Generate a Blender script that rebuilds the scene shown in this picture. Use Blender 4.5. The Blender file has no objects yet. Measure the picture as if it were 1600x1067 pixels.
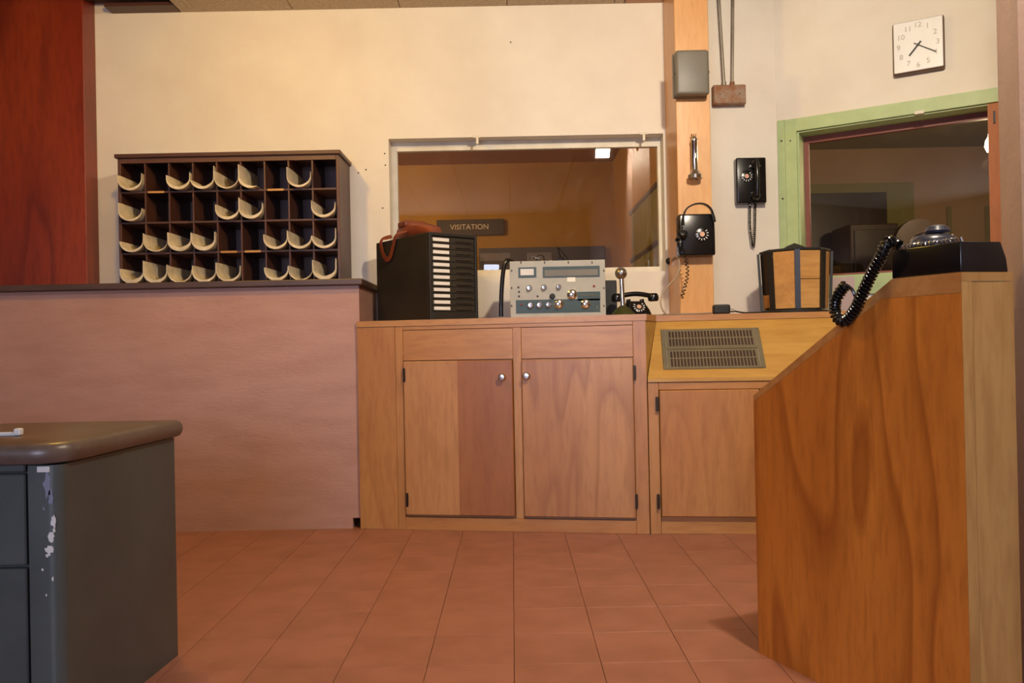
import bpy, bmesh, math, random
from mathutils import Vector, Matrix
random.seed(7)
SC = bpy.context.scene
COL = SC.collection

# ------------------------------------------------------------------ camera
F = 1290.0; CX, CY = 800.0, 533.5
CAMZ = 0.906
ROLL = 0.0200            # tilt of the horizon
PITCH = 0.0043
cam_d = bpy.data.cameras.new('camera'); cam_d.sensor_width = 36.0; cam_d.lens = F*36.0/1600.0
cam_d.clip_start = 0.02
cam = bpy.data.objects.new('camera', cam_d); COL.objects.link(cam)
CR = Matrix.Rotation(math.pi/2 + PITCH, 3, 'X') @ Matrix.Rotation(-ROLL, 3, 'Z')
cam.matrix_world = Matrix.Translation((0, 0, CAMZ)) @ CR.to_4x4()
SC.camera = cam

# ------------------------------------------------------------------ world, light, exposure
SC.view_settings.view_transform = 'Standard'; SC.view_settings.look = 'None'
SC.view_settings.gamma = 1.0; SC.view_settings.use_curve_mapping = False
SC.view_settings.exposure = 0.0
W = bpy.data.worlds.new('world'); SC.world = W; W.use_nodes = True
W.node_tree.nodes['Background'].inputs[0].default_value = (0.62, 0.66, 0.85, 1)
W.node_tree.nodes['Background'].inputs[1].default_value = 0.05

def area_light(name, loc, target, sx, sy, power, color):
    l = bpy.data.lights.new(name, 'AREA'); l.shape = 'RECTANGLE'; l.size = sx; l.size_y = sy
    l.energy = power; l.color = color
    o = bpy.data.objects.new(name, l); COL.objects.link(o); o.location = loc
    o.rotation_euler = (Vector(target)-Vector(loc)).to_track_quat('-Z', 'Y').to_euler()
    return o
# daylight through the window of the wall behind the camera
area_light('daylight', (-1.22, -2.64, 1.46), (-1.22, 2.0, 1.46), 2.1, 1.3, 120, (0.66, 0.74, 1.0))

LAMPS = [((-1.35, 3.0, 2.72), 56, (1.0, 0.61, 0.09)), ((0.92, 1.62, 2.775), 76, (1.0, 0.88, 0.70))]

# ------------------------------------------------------------------ pixel to place helpers
CAMP = Vector((0, 0, CAMZ))
def ray(px, py):
    return CR @ Vector(((px-CX)/F, -(py-CY)/F, -1.0))
def at(px, py, Y):
    r = ray(px, py); return CAMP + r*(Y/r.y)
def onp(px, py, P, n):
    r = ray(px, py); n = Vector(n); return CAMP + r*((Vector(P)-CAMP).dot(n)/r.dot(n))

# ------------------------------------------------------------------ materials
def S(r, g, b):
    f = lambda c: (c/255/12.92 if c/255 <= 0.04045 else ((c/255+0.055)/1.055)**2.4)
    return (f(r), f(g), f(b), 1.0)
MATS = {}
def newmat(name):
    m = bpy.data.materials.new(name); m.use_nodes = True
    nt = m.node_tree; b = nt.nodes['Principled BSDF']
    return m, nt, b
def coords(nt, scale, rnd=True):
    tc = nt.nodes.new('ShaderNodeTexCoord'); mp = nt.nodes.new('ShaderNodeMapping')
    mp.inputs['Scale'].default_value = scale
    if rnd:
        oi = nt.nodes.new('ShaderNodeObjectInfo'); v = nt.nodes.new('ShaderNodeVectorMath'); v.operation = 'SCALE'
        cb = nt.nodes.new('ShaderNodeCombineXYZ')
        nt.links.new(oi.outputs['Random'], cb.inputs[0]); nt.links.new(oi.outputs['Random'], cb.inputs[2])
        nt.links.new(cb.outputs[0], v.inputs[0]); v.inputs['Scale'].default_value = 7.3
        ad = nt.nodes.new('ShaderNodeVectorMath'); ad.operation = 'ADD'
        nt.links.new(tc.outputs['Object'], ad.inputs[0]); nt.links.new(v.outputs[0], ad.inputs[1])
        nt.links.new(ad.outputs[0], mp.inputs[0])
    else:
        nt.links.new(tc.outputs['Object'], mp.inputs[0])
    return mp.outputs[0]
def noise(nt, vec, scale, detail=4, rough=0.55, dist=0.0):
    n = nt.nodes.new('ShaderNodeTexNoise'); n.inputs['Scale'].default_value = scale
    n.inputs['Detail'].default_value = detail; n.inputs['Roughness'].default_value = rough
    n.inputs['Distortion'].default_value = dist
    nt.links.new(vec, n.inputs['Vector']); return n.outputs['Fac']
def ramp(nt, fac, stops):
    r = nt.nodes.new('ShaderNodeValToRGB'); e = r.color_ramp.elements
    while len(e) < len(stops): e.new(0.5)
    for el, (p, c) in zip(e, stops): el.position = p; el.color = c
    nt.links.new(fac, r.inputs[0]); return r.outputs[0]
def mix(nt, fac, a, b, mode='MIX'):
    m = nt.nodes.new('ShaderNodeMix'); m.data_type = 'RGBA'; m.blend_type = mode
    for s, v in ((m.inputs[0], fac), (m.inputs[6], a), (m.inputs[7], b)):
        if hasattr(v, 'is_linked'): nt.links.new(v, s)
        else: s.default_value = v
    return m.outputs[2]
def math_n(nt, op, a, b=None):
    m = nt.nodes.new('ShaderNodeMath'); m.operation = op
    for i, v in enumerate((a, b)):
        if v is None: continue
        if hasattr(v, 'is_linked'): nt.links.new(v, m.inputs[i])
        else: m.inputs[i].default_value = v
    return m.outputs[0]
def bump(nt, b, fac, strength, dist=0.01):
    n = nt.nodes.new('ShaderNodeBump'); n.inputs['Strength'].default_value = strength; n.inputs['Distance'].default_value = dist
    nt.links.new(fac, n.inputs['Height']); nt.links.new(n.outputs[0], b.inputs['Normal'])
def plain(name, c, rough=0.5, metal=0.0, c2=None, ns=6.0, stretch=(1, 1, 1), bmp=0.0, bs=60.0, lo=0.35, hi=0.65, spec=0.5, coat=0.0):
    m, nt, b = newmat(name)
    b.inputs['Roughness'].default_value = rough; b.inputs['Metallic'].default_value = metal
    b.inputs['Specular IOR Level'].default_value = spec
    if coat: b.inputs['Coat Weight'].default_value = coat; b.inputs['Coat Roughness'].default_value = 0.1
    if c2 is None: c2 = tuple(min(1, x*0.88) for x in c[:3])+(1,)
    v = coords(nt, stretch)
    f = noise(nt, v, ns, 5)
    nt.links.new(ramp(nt, f, [(lo, c), (hi, c2)]), b.inputs['Base Color'])
    if bmp:
        bump(nt, b, noise(nt, v, bs, 3), bmp)
    MATS[name] = m; return m
def wood(name, light, mid, dark, grain='z', rough=0.38, figure=7.0, contrast=0.5, seed=0.0, coat=0.15, split=None):
    m, nt, b = newmat(name)
    b.inputs['Roughness'].default_value = rough; b.inputs['Coat Weight'].default_value = coat; b.inputs['Coat Roughness'].default_value = 0.25
    st = {'z': (1, 1, 0.16), 'x': (0.16, 1, 1), 'y': (1, 0.16, 1)}[grain]
    v = coords(nt, st)
    mp = nt.nodes.new('ShaderNodeMapping'); nt.links.new(v, mp.inputs[0]); mp.inputs['Location'].default_value = (seed, seed*1.7, seed*.4)
    v = mp.outputs[0]
    big = noise(nt, v, 3.2, 2, 0.45, 0.3)
    fig = math_n(nt, 'FRACT', math_n(nt, 'MULTIPLY', big, figure))
    figc = ramp(nt, fig, [(0.0, (0, 0, 0, 1)), (0.55, (0.25, 0.25, 0.25, 1)), (0.86, (1, 1, 1, 1)), (1.0, (0, 0, 0, 1))])
    fine = noise(nt, v, 46, 5, 0.6, 0.2)
    tone = noise(nt, v, 2.1, 2, 0.5)
    c = ramp(nt, tone, [(0.36, light), (0.62, mid)])
    c = mix(nt, math_n(nt, 'MULTIPLY', figc, contrast), c, dark)
    c = mix(nt, math_n(nt, 'MULTIPLY', ramp(nt, fine, [(0.45, (0, 0, 0, 1)), (0.72, (1, 1, 1, 1))]), 0.45), c, dark)
    if split is not None:      # a darker flitch of veneer beside a light one
        axis, pos, tint = split
        tc = nt.nodes.new('ShaderNodeTexCoord'); sp = nt.nodes.new('ShaderNodeSeparateXYZ'); nt.links.new(tc.outputs['Object'], sp.inputs[0])
        g = math_n(nt, 'GREATER_THAN', sp.outputs[axis], pos)
        c = mix(nt, math_n(nt, 'MULTIPLY', g, 0.8), c, mix(nt, 1.0, c, tint, 'MULTIPLY'))
    nt.links.new(c, b.inputs['Base Color'])
    bump(nt, b, fine, 0.06, 0.004)
    MATS[name] = m; return m
def emit(name, c, s):
    m = bpy.data.materials.new(name); m.use_nodes = True; nt = m.node_tree; nt.nodes.clear()
    e = nt.nodes.new('ShaderNodeEmission'); e.inputs[0].default_value = c; e.inputs[1].default_value = s
    o = nt.nodes.new('ShaderNodeOutputMaterial'); nt.links.new(e.outputs[0], o.inputs[0]); MATS[name] = m; return m
def pane_mat(name, tint, dirt):
    m = bpy.data.materials.new(name); m.use_nodes = True; nt = m.node_tree; nt.nodes.clear()
    t = nt.nodes.new('ShaderNodeBsdfTransparent'); t.inputs[0].default_value = tint
    g = nt.nodes.new('ShaderNodeBsdfGlossy'); g.inputs['Roughness'].default_value = 0.01; g.inputs[0].default_value = (1, 1, 1, 1)
    d = nt.nodes.new('ShaderNodeBsdfDiffuse'); d.inputs[0].default_value = S(200, 180, 150)
    lw = nt.nodes.new('ShaderNodeFresnel'); lw.inputs[0].default_value = 1.5
    m1 = nt.nodes.new('ShaderNodeMixShader'); m2 = nt.nodes.new('ShaderNodeMixShader')
    v = coords(nt, (1, 1, 0.6)); f = noise(nt, v, 9, 6, 0.7, 1.5)
    dd = math_n(nt, 'MULTIPLY', ramp(nt, f, [(0.5, (0.15, 0.15, 0.15, 1)), (0.8, (1, 1, 1, 1))]), dirt)
    nt.links.new(dd, m2.inputs[0]); nt.links.new(t.outputs[0], m2.inputs[1]); nt.links.new(d.outputs[0], m2.inputs[2])
    nt.links.new(math_n(nt, 'MULTIPLY', lw.outputs[0], 1.05), m1.inputs[0]); nt.links.new(m2.outputs[0], m1.inputs[1]); nt.links.new(g.outputs[0], m1.inputs[2])
    o = nt.nodes.new('ShaderNodeOutputMaterial'); nt.links.new(m1.outputs[0], o.inputs[0]); MATS[name] = m; return m

plain('cream', S(220, 210, 192), 0.6, c2=S(212, 200, 182), ns=2.5, bmp=0.05, bs=140)
plain('cream_trim', S(214, 204, 182), 0.5, c2=S(200, 188, 164), ns=9)
plain('pinkwall', S(172, 132, 117), 0.5, c2=S(160, 119, 103), ns=3.2, stretch=(1, 1, 3.5), bmp=0.12, bs=35, lo=0.4, hi=0.75)
plain('mauve', S(182, 158, 150), 0.55, c2=S(173, 148, 140), ns=5, bmp=0.1, bs=60)
plain('tile', S(150, 98, 77), 0.42, c2=S(128, 81, 60), ns=7, bmp=0.03, bs=50, lo=0.35, hi=0.8)
plain('grout', S(100, 64, 50), 0.7)
plain('ceil', S(205, 190, 165), 0.8, c2=S(180, 162, 136), ns=60, bmp=0.4, bs=160)
plain('dark', S(22, 18, 16), 0.8)
plain('ledge', S(88, 66, 56), 0.45, c2=S(70, 50, 42), ns=8, stretch=(.4, 1, 1))
wood('maple', S(178, 128, 75), S(169, 114, 61), S(133, 79, 38), 'z', figure=6, contrast=0.3)
wood('maple_x', S(180, 130, 75), S(169, 114, 59), S(138, 83, 38), 'x', figure=5, contrast=0.3)
wood('maple_bold', S(204, 131, 52), S(188, 112, 40), S(132, 66, 18), 'z', figure=8, contrast=0.6, seed=2.3)
wood('maple_light', S(201, 157, 90), S(190, 145, 80), S(162, 113, 58), 'z', figure=9, contrast=0.45, seed=5.1)
wood('maple_split', S(178, 128, 77), S(169, 116, 65), S(140, 86, 44), 'z', figure=5, contrast=0.2, seed=1.1, split=(0, 0.0, (0.62, 0.42, 0.28, 1)))
wood('maple_fig', S(178, 128, 77), S(164, 111, 63), S(131, 78, 38), 'z', figure=7, contrast=0.55, seed=3.7)
wood('honey', S(188, 148, 78), S(180, 136, 66), S(150, 102, 42), 'x', figure=6, contrast=0.3, seed=4.0)
wood('jambwood', S(176, 104, 40), S(164, 92, 34), S(130, 66, 22), 'z', rough=0.6, figure=3, contrast=0.2, coat=0.0)
wood('post', S(212, 160, 100), S(204, 148, 88), S(178, 118, 64), 'z', figure=3, contrast=0.12, seed=6.0)
wood('mahogany', S(152, 60, 20), S(128, 42, 12), S(90, 24, 6), 'z', figure=4, contrast=0.7, seed=2.0)
wood('walnut', S(96, 58, 36), S(80, 44, 28), S(50, 26, 16), 'x', rough=0.5, figure=4, contrast=0.4)
wood('walnut_z', S(96, 58, 36), S(80, 44, 28), S(50, 26, 16), 'z', rough=0.5, figure=4, contrast=0.4)
wood('tancard', S(196, 146, 80), S(180, 126, 62), S(140, 92, 42), 'x', rough=0.6, figure=4, contrast=0.35)
plain('rackback', S(92, 74, 74), 0.7, c2=S(78, 60, 60), ns=4)
plain('greenpaint', S(168, 184, 128), 0.5, c2=S(158, 174, 118), ns=10)
plain('redbead', S(122, 56, 36), 0.5)
plain('deskgrey', S(68, 75, 74), 0.36, c2=S(59, 66, 66), ns=5, bmp=0.02, bs=90)
plain('deskdark', S(64, 68, 66), 0.42, c2=S(56, 60, 58), ns=5)
plain('desktop', S(92, 78, 70), 0.35, c2=S(80, 66, 58), ns=12)
plain('chip', S(206, 204, 200), 0.6)
plain('black', S(20, 19, 19), 0.22, spec=0.5, c2=S(15, 14, 14))
plain('blackmatte', S(26, 24, 22), 0.55, c2=S(20, 18, 16), bmp=0.1, bs=200)
plain('bluegrey', S(40, 43, 56), 0.28, c2=S(32, 35, 46))
plain('bluepost', S(30, 33, 42), 0.4, c2=S(24, 27, 34))
plain('kardex', S(40, 35, 28), 0.5, c2=S(33, 29, 23), bmp=0.05, bs=200)
plain('kardexslot', S(52, 44, 32), 0.5, c2=S(42, 36, 26))
plain('paper', S(214, 200, 174), 0.8, c2=S(188, 172, 144), ns=14)
plain('paperprint', S(206, 192, 166), 0.8, c2=S(150, 140, 120), ns=30, stretch=(1, 3, 1))
plain('whitecard', S(232, 226, 212), 0.7, c2=S(224, 216, 200))
plain('leather', S(126, 58, 32), 0.45, c2=S(100, 44, 24), ns=10, bmp=0.1, bs=80)
plain('radiogrey', S(166, 162, 150), 0.45, c2=S(156, 152, 140))
plain('teal', S(52, 72, 72), 0.4, c2=S(44, 62, 62))
plain('chrome', S(214, 212, 210), 0.16, 1.0, c2=S(200, 198, 196))
plain('steel', S(180, 178, 174), 0.32, 1.0, c2=S(150, 146, 140))
plain('brass', S(200, 160, 84), 0.25, 1.0)
plain('brassgreen', S(96, 92, 44), 0.35, 0.6, c2=S(60, 66, 34), ns=18)
plain('hinge', S(58, 42, 30), 0.4, 0.7)
plain('grille', S(120, 110, 86), 0.45, 0.3, c2=S(106, 96, 74))
plain('slot', S(52, 30, 20), 0.8)
plain('boxgrey', S(110, 104, 92), 0.45, c2=S(102, 96, 84))
plain('conduit', S(150, 142, 126), 0.4, 0.4, c2=S(120, 110, 94), ns=8)
plain('rust', S(142, 118, 96), 0.6, 0.2, c2=S(132, 80, 44), ns=16, lo=0.42, hi=0.58)
plain('clockface', S(232, 230, 224), 0.25, c2=S(226, 222, 214))
plain('clockcase', S(110, 82, 62), 0.4, 0.2, c2=S(90, 64, 48))
plain('ink', S(60, 52, 46), 0.6)
plain('faintink', S(176, 166, 154), 0.6)
plain('dialwhite', S(210, 205, 200), 0.5)
plain('dialcentre', S(206, 160, 130), 0.5)
plain('wiregrey', S(150, 128, 104), 0.5)
plain('signgrey', S(62, 54, 60), 0.6)
plain('signtext', S(235, 228, 220), 0.6)
plain('roomwall', S(172, 130, 44), 0.7, c2=S(158, 116, 36), ns=1.6)
plain('roomwall2', S(168, 140, 112), 0.7, c2=S(156, 128, 100), ns=1.6)
plain('roomceil2', S(128, 124, 88), 0.7)
plain('reflectgrey', S(72, 72, 88), 0.5)  # colour of the band reflected in the wide window
plain('reflectchip', S(120, 122, 140), 0.5)  # bluish grey shared by imitated reflection patches and desk paint chips
plain('olive', S(120, 116, 62), 0.6)
plain('darkbrown', S(34, 22, 15), 0.4)
plain('chairbrown', S(44, 22, 14), 0.5)
plain('redplastic', S(150, 50, 40), 0.4)
emit('lampglow', (1.0, 0.93, 0.82, 1), 30.0)
emit('bulbglow', (1.0, 0.9, 0.75, 1), 14.0)
pane_mat('glass', (0.93, 0.91, 0.86, 1), 0.035)
pane_mat('glass_dark', (0.80, 0.78, 0.72, 1), 0.02)

# ------------------------------------------------------------------ mesh helpers
def BM(): return bmesh.new()
def add_box(bm, x0, x1, y0, y1, z0, z1, M=None):
    vs = [bm.verts.new(Vector(p)) for p in ((x0,y0,z0),(x1,y0,z0),(x1,y1,z0),(x0,y1,z0),(x0,y0,z1),(x1,y0,z1),(x1,y1,z1),(x0,y1,z1))]
    for f in ((3,2,1,0),(4,5,6,7),(0,1,5,4),(1,2,6,5),(2,3,7,6),(3,0,4,7)): bm.faces.new([vs[i] for i in f])
    if M is not None:
        for v in vs: v.co = M @ v.co
    return bm
def bx(x0, x1, y0, y1, z0, z1, bev=0.0, seg=2):
    bm = add_box(BM(), x0, x1, y0, y1, z0, z1)
    if bev: bmesh.ops.bevel(bm, geom=list(bm.edges), offset=bev, segments=seg, profile=0.5, affect='EDGES')
    return bm
def prism(poly, vec, bm=None):
    """extrude a 3-D polygon along vec"""
    bm = bm or BM(); vec = Vector(vec)
    a = [bm.verts.new(Vector(p)) for p in poly]; b = [bm.verts.new(Vector(p)+vec) for p in poly]
    n = len(poly)
    bm.faces.new(a); bm.faces.new(b[::-1])
    for i in range(n): bm.faces.new([a[i], b[i], b[(i+1) % n], a[(i+1) % n]])
    bmesh.ops.recalc_face_normals(bm, faces=bm.faces)
    return bm
def lathe(prof, n=24, bm=None, M=None):
    """profile [(r,z)] turned about z"""
    bm = bm or BM(); rings = []
    for r, z in prof:
        if r < 1e-5: rings.append([bm.verts.new((0, 0, z))])
        else: rings.append([bm.verts.new((r*math.cos(2*math.pi*i/n), r*math.sin(2*math.pi*i/n), z)) for i in range(n)])
    for a, b in zip(rings, rings[1:]):
        for i in range(n):
            j = (i+1) % n
            q = [a[i % len(a)], a[j % len(a)], b[j % len(b)], b[i % len(b)]]
            q = list(dict.fromkeys(q))
            if len(q) > 2: bm.faces.new(q)
    for rr in (rings[0], rings[-1]):
        if len(rr) > 2:
            bm.faces.new(rr)
    if M is not None:
        for rr in rings:
            for v in rr: v.co = M @ v.co
    bmesh.ops.recalc_face_normals(bm, faces=bm.faces)
    return bm
def tube(pts, r, n=8, bm=None, closed=False):
    bm = bm or BM(); pts = [Vector(p) for p in pts]; N = len(pts)
    rr = r if callable(r) else (lambda t: r)
    up = None; rings = []
    for i, p in enumerate(pts):
        t = (pts[min(i+1, N-1)]-pts[max(i-1, 0)])
        if t.length < 1e-9: t = Vector((0, 0, 1))
        t.normalize()
        if up is None: up = Vector((0, 0, 1)) if abs(t.z) < 0.9 else Vector((1, 0, 0))
        s = t.cross(up)
        if s.length < 1e-6: s = t.cross(Vector((1, 0, 0)))
        s.normalize(); u2 = s.cross(t); up = u2
        R = rr(i/(N-1))
        rings.append([bm.verts.new(p+(s*math.cos(2*math.pi*k/n)+u2*math.sin(2*math.pi*k/n))*R) for k in range(n)])
    for a, b in zip(rings, rings[1:]):
        for k in range(n): bm.faces.new([a[k], a[(k+1) % n], b[(k+1) % n], b[k]])
    bm.faces.new(rings[0][::-1]); bm.faces.new(rings[-1])
    bmesh.ops.recalc_face_normals(bm, faces=bm.faces)
    return bm
def spline(pts, n=20):
    pts = [Vector(p) for p in pts]; P = [pts[0]*2-pts[1]]+pts+[pts[-1]*2-pts[-2]]; out = []
    for i in range(1, len(P)-2):
        for k in range(n):
            t = k/n; a, b, c, d = P[i-1], P[i], P[i+1], P[i+2]
            out.append(0.5*((2*b)+(-a+c)*t+(2*a-5*b+4*c-d)*t*t+(-a+3*b-3*c+d)*t**3))
    out.append(pts[-1]); return out
def coil(path, R, r, pitch, per=10, n=5):
    path = [Vector(p) for p in path]; pts = []; ph = 0.0; up = Vector((0.3, 1, 0.2)).normalized()
    for i in range(len(path)-1):
        a, b = path[i], path[i+1]; L = (b-a).length; t = (b-a).normalized() if L > 0 else Vector((0,0,1))
        k = max(1, int(round(L/pitch*per)))
        s = t.cross(up).normalized(); u2 = s.cross(t)
        for j in range(k):
            ph += 2*math.pi*(L/k)/pitch
            pts.append(a.lerp(b, j/k)+(s*math.cos(ph)+u2*math.sin(ph))*R)
    return tube(pts, r, n)
ROOTM = {}
def obj(name, bm, mat, parent=None, world=False, smooth=False, label=None, cat=None, group=None, kind=None, center=True):
    if world and parent is not None:
        Mi = ROOTM[parent.name].inverted()
        for v in bm.verts: v.co = Mi @ v.co
    c = Vector((0, 0, 0))
    if center and len(bm.verts):
        lo = Vector((min(v.co[i] for v in bm.verts) for i in range(3))); hi = Vector((max(v.co[i] for v in bm.verts) for i in range(3)))
        c = (lo+hi)/2
        if parent is None: c.z = lo.z
        for v in bm.verts: v.co -= c
    me = bpy.data.meshes.new(name)
    bmesh.ops.recalc_face_normals(bm, faces=bm.faces)
    bm.to_mesh(me); bm.free()
    if smooth:
        for p in me.polygons: p.use_smooth = True
        try: me.set_sharp_from_angle(angle=math.radians(38))
        except Exception: pass
    me.materials.append(MATS[mat])
    o = bpy.data.objects.new(name, me); COL.objects.link(o); o.location = c
    if parent is not None: o.parent = parent
    base = ROOTM[parent.name] if parent is not None else Matrix()
    ROOTM[o.name] = base @ Matrix.Translation(c)
    tag(o, label, cat, group, kind)
    return o
def tag(o, label=None, cat=None, group=None, kind=None):
    if label: o['label'] = label
    if cat: o['category'] = cat
    if group: o['group'] = group
    if kind: o['kind'] = kind
    return o
def thing(name, label, cat, loc=(0, 0, 0), rotz=0.0, group=None, kind=None):
    o = bpy.data.objects.new(name, None); COL.objects.link(o); o.empty_display_size = 0.05
    o.location = loc; o.rotation_euler = (0, 0, rotz)
    ROOTM[o.name] = Matrix.Translation(loc) @ Matrix.Rotation(rotz, 4, 'Z')
    return tag(o, label, cat, group, kind)
def struct(name, bm, mat, label=None, **k):
    return obj(name, bm, mat, None, label=label, kind='structure', **k)
def share(o, name, loc, parent, rot=None):
    c = o.copy(); COL.objects.link(c); c.name = name; c.parent = parent; c.location = loc
    if rot is not None: c.rotation_euler = rot
    return c
def textmesh(name, s, size, mat, parent, M, align='CENTER', ext=0.0006):
    cu = bpy.data.curves.new(name, 'FONT'); cu.body = s; cu.size = size; cu.align_x = align; cu.align_y = 'CENTER'; cu.extrude = ext
    t = bpy.data.objects.new(name+'_tmp', cu); COL.objects.link(t)
    dg = bpy.context.evaluated_depsgraph_get()
    me = bpy.data.meshes.new_from_object(t.evaluated_get(dg)); bpy.data.objects.remove(t)
    me.name = name; me.materials.clear(); me.materials.append(MATS[mat])
    o = bpy.data.objects.new(name, me); COL.objects.link(o); o.parent = parent; o.matrix_local = M
    return o
FRONT = Matrix.Rotation(math.pi/2, 4, 'X')         # text in xy -> facing -y
def YM(x, y, z): return Matrix.Translation((x, y, z)) @ Matrix.Rotation(math.pi/2, 4, 'X')   # lathe axis z -> -y (towards viewer)

# ================================================================== SETTING
YB = 4.70            # back wall
ZC = 2.84            # ceiling
XL, YF = -3.30, -2.65
# --- floor
tp = thing('floor', 'terracotta coloured square floor tiles with worn joints', None, (0, 0, 0), kind='structure')
obj('subfloor', bx(-3.4, 2.9, -2.75, 4.72, -0.06, -0.006), 'grout', tp)
T = 0.2465; x_ref = at(795, 950, 1).x/at(795, 950, 1).y * (CAMZ*F/(950-539)) * 1.0
x_ref = -0.012
tile0 = None
for i in range(-9, 8):
    for j in range(0, 17):
        x = x_ref+i*T; y = 0.62+j*T - 0.0
        if y+T > 4.5: continue
        if x+T < -2.1 or x > 1.75: continue
        if tile0 is None:
            tile0 = obj('tile', bx(0.0008, T-0.0008, 0.0003, T-0.0003, -0.02, 0.0, 0.0004, 1), 'tile', tp)
            tile0.location = (x+T/2, y+T/2, -0.01)
        else:
            share(tile0, 'tile', (x+T/2, y+T/2, -0.01), tp, (0, 0, 0))
# plain floor beyond the tiles that can be told apart
for k, (a, b_, c_, d) in enumerate(((-3.4, x_ref-8*T, -2.75, 4.72), (x_ref+8*T, 2.9, -2.75, 4.72), (x_ref-8*T, x_ref+8*T, -2.75, 0.62), (x_ref-8*T, x_ref+8*T, 0.62+15*T, 4.72))):
    obj('tile_field', bx(a, b_, c_, d, -0.02, -0.001), 'tile', tp)
# --- back wall with window opening
w_tl = at(607, 217, YB); w_tr = at(1040, 214, YB); w_bl = at(612, 436, YB)
wx0, wx1, wz1, wz0 = w_tl.x, 0.885, w_tl.z, at(800, 428, YB).z
wb = BM()
add_box(wb, XL-0.1, wx0, YB, YB+0.14, 0, ZC+0.3); add_box(wb, wx1, 1.56, YB, YB+0.14, 0, ZC+0.3)
add_box(wb, wx0, wx1, YB, YB+0.14, 0, wz0); add_box(wb, wx0, wx1, YB, YB+0.14, wz1, ZC+0.3)
wall_back = struct('wall_back', wb, 'cream', 'cream painted wall with the wide viewing window')
# nail heads and holes in the wall
for k, (px, py) in enumerate(((560, 270), (572, 265), (601, 240), (598, 325), (602, 213+45), (798, 66))):
    p = at(px, py, YB); obj('nail', lathe([(0, 0.004), (0.004, 0.003), (0.0045, 0)], 8, M=YM(p.x, YB, p.z)), 'ink', wall_back, world=True)
# --- window 1
w1 = thing('window_1', 'wide fixed window in the cream wall looking into the visitation room', None, ((wx0+wx1)/2, YB, wz0), kind='structure')
fy0, fy1 = YB+0.095, YB+0.135
px0 = at(622, 320, fy0).x; px1 = at(1029, 320, fy0).x; pz1 = at(800, 233, fy0).z; pz0 = at(800, 421, fy0).z
obj('frame_stile', bx(wx0, px0, fy0, fy1, wz0, wz1), 'cream_trim', w1, True)
obj('frame_stile', bx(px1, wx1, fy0, fy1, wz0, wz1), 'cream_trim', w1, True)
obj('frame_rail', bx(px0, px1, fy0, fy1, pz1, wz1), 'cream_trim', w1, True)
obj('frame_rail', bx(px0, px1, fy0, fy1, wz0, pz0), 'cream_trim', w1, True)
obj('pane', bx(px0, px1, fy0+0.02, fy0+0.024, pz0, pz1), 'glass', w1, True)
for px in (745, 1005):
    p = at(px, 219, YB); c = BM(); add_box(c, p.x-0.022, p.x+0.022, YB-0.012, YB+0.012, wz1-0.006, wz1+0.008)
    add_box(c, p.x-0.004, p.x+0.010, YB-0.010, YB-0.004, wz1-0.04, wz1-0.006)
    obj('latch', c, 'cream_trim', w1, True)
# --- ceiling: acoustic panels, seams running away from the viewer
ce = thing('ceiling', 'beige acoustic tile ceiling', None, (0, 0, ZC), kind='structure')
obj('ceiling_slab', bx(XL-0.1, 2.9, YF-0.1, YB+0.14, ZC+0.22, ZC+0.3), 'ceil', ce, True)
cxe = at(283, 21, YB).x; cxr = at(975, 8, YB).x
xs = [cxe, at(458, 18, YB).x]
while xs[-1] < cxr-0.65: xs.append(xs[-1]+0.61)
xs.append(cxr)
for a, b_ in zip(xs, xs[1:]):
    for j in range(6):
        y1 = YB-j*1.22; y0 = max(YF-0.1, y1-1.22)
        obj('ceiling_panel', bx(a+0.002, b_-0.002, y0+0.002, y1-0.001, ZC, ZC+0.02, 0.002, 1), 'ceil', ce, True)
for j in range(6):
    y1 = YB-j*1.22; y0 = max(YF-0.1, y1-1.22)
    obj('ceiling_panel', bx(cxr+0.002, 2.9, y0+0.002, y1-0.001 if j else YB-0.10, ZC+0.03, ZC+0.05), 'ceil', ce, True)
# dark recess left of the panels, with its wooden edge
obj('recess_board', bx(-2.24, cxe-0.002, YB-0.10, YB-0.001, ZC+0.0, ZC+0.02), 'walnut', ce, True)
obj('recess_lining', bx(-2.9, cxe-0.002, 3.2, YB-0.11, ZC+0.03, ZC+0.2), 'dark', ce, True)
obj('ceiling_panel', bx(XL-0.1, cxe-0.002, YF-0.1, 3.2, ZC, ZC+0.02), 'ceil', ce, True)
obj('edge_board', bx(cxr+0.004, 0.895, YB-0.09, YB-0.001, ZC+0.0, ZC+0.03), 'maple_x', ce, True)
# --- room shell out of view: left wall, wall behind the camera with its window, right wall
struct('wall_left', bx(XL-0.1, XL, YF-0.1, YB, 0, ZC+0.3), 'walnut_z', 'unseen wall on the far left, darkened to weaken window reflections')  # out of view; dark wood chosen to dim its reflection in the panes
fb = BM()
add_box(fb, XL, -2.28, YF-0.1, YF, 0, ZC+0.3); add_box(fb, -0.16, 1.3, YF-0.1, YF, 0, ZC+0.3)
add_box(fb, -2.28, -0.16, YF-0.1, YF, 0, 0.80); add_box(fb, -2.28, -0.16, YF-0.1, YF, 2.12, ZC+0.3)
struct('wall_front', fb, 'cream', 'cream wall behind the viewer with a daylight window')
R0 = at(1563, 300, 2.15); R1 = at(1603, 600, 1.87)
prw = [(R0.x, 2.15, 0), (R1.x, 1.87, 0), (R1.x, YF-0.1, 0), (R1.x+0.14, YF-0.1, 0), (R1.x+0.14, 1.85, 0), (2.9, 2.10, 0), (2.9, 2.22, 0), (R0.x+0.07, 2.22, 0)]
struct('wall_right', prism(prw, (0, 0, ZC+0.3)), 'mauve', 'mauve painted wall edge beside the console at far right')
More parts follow.
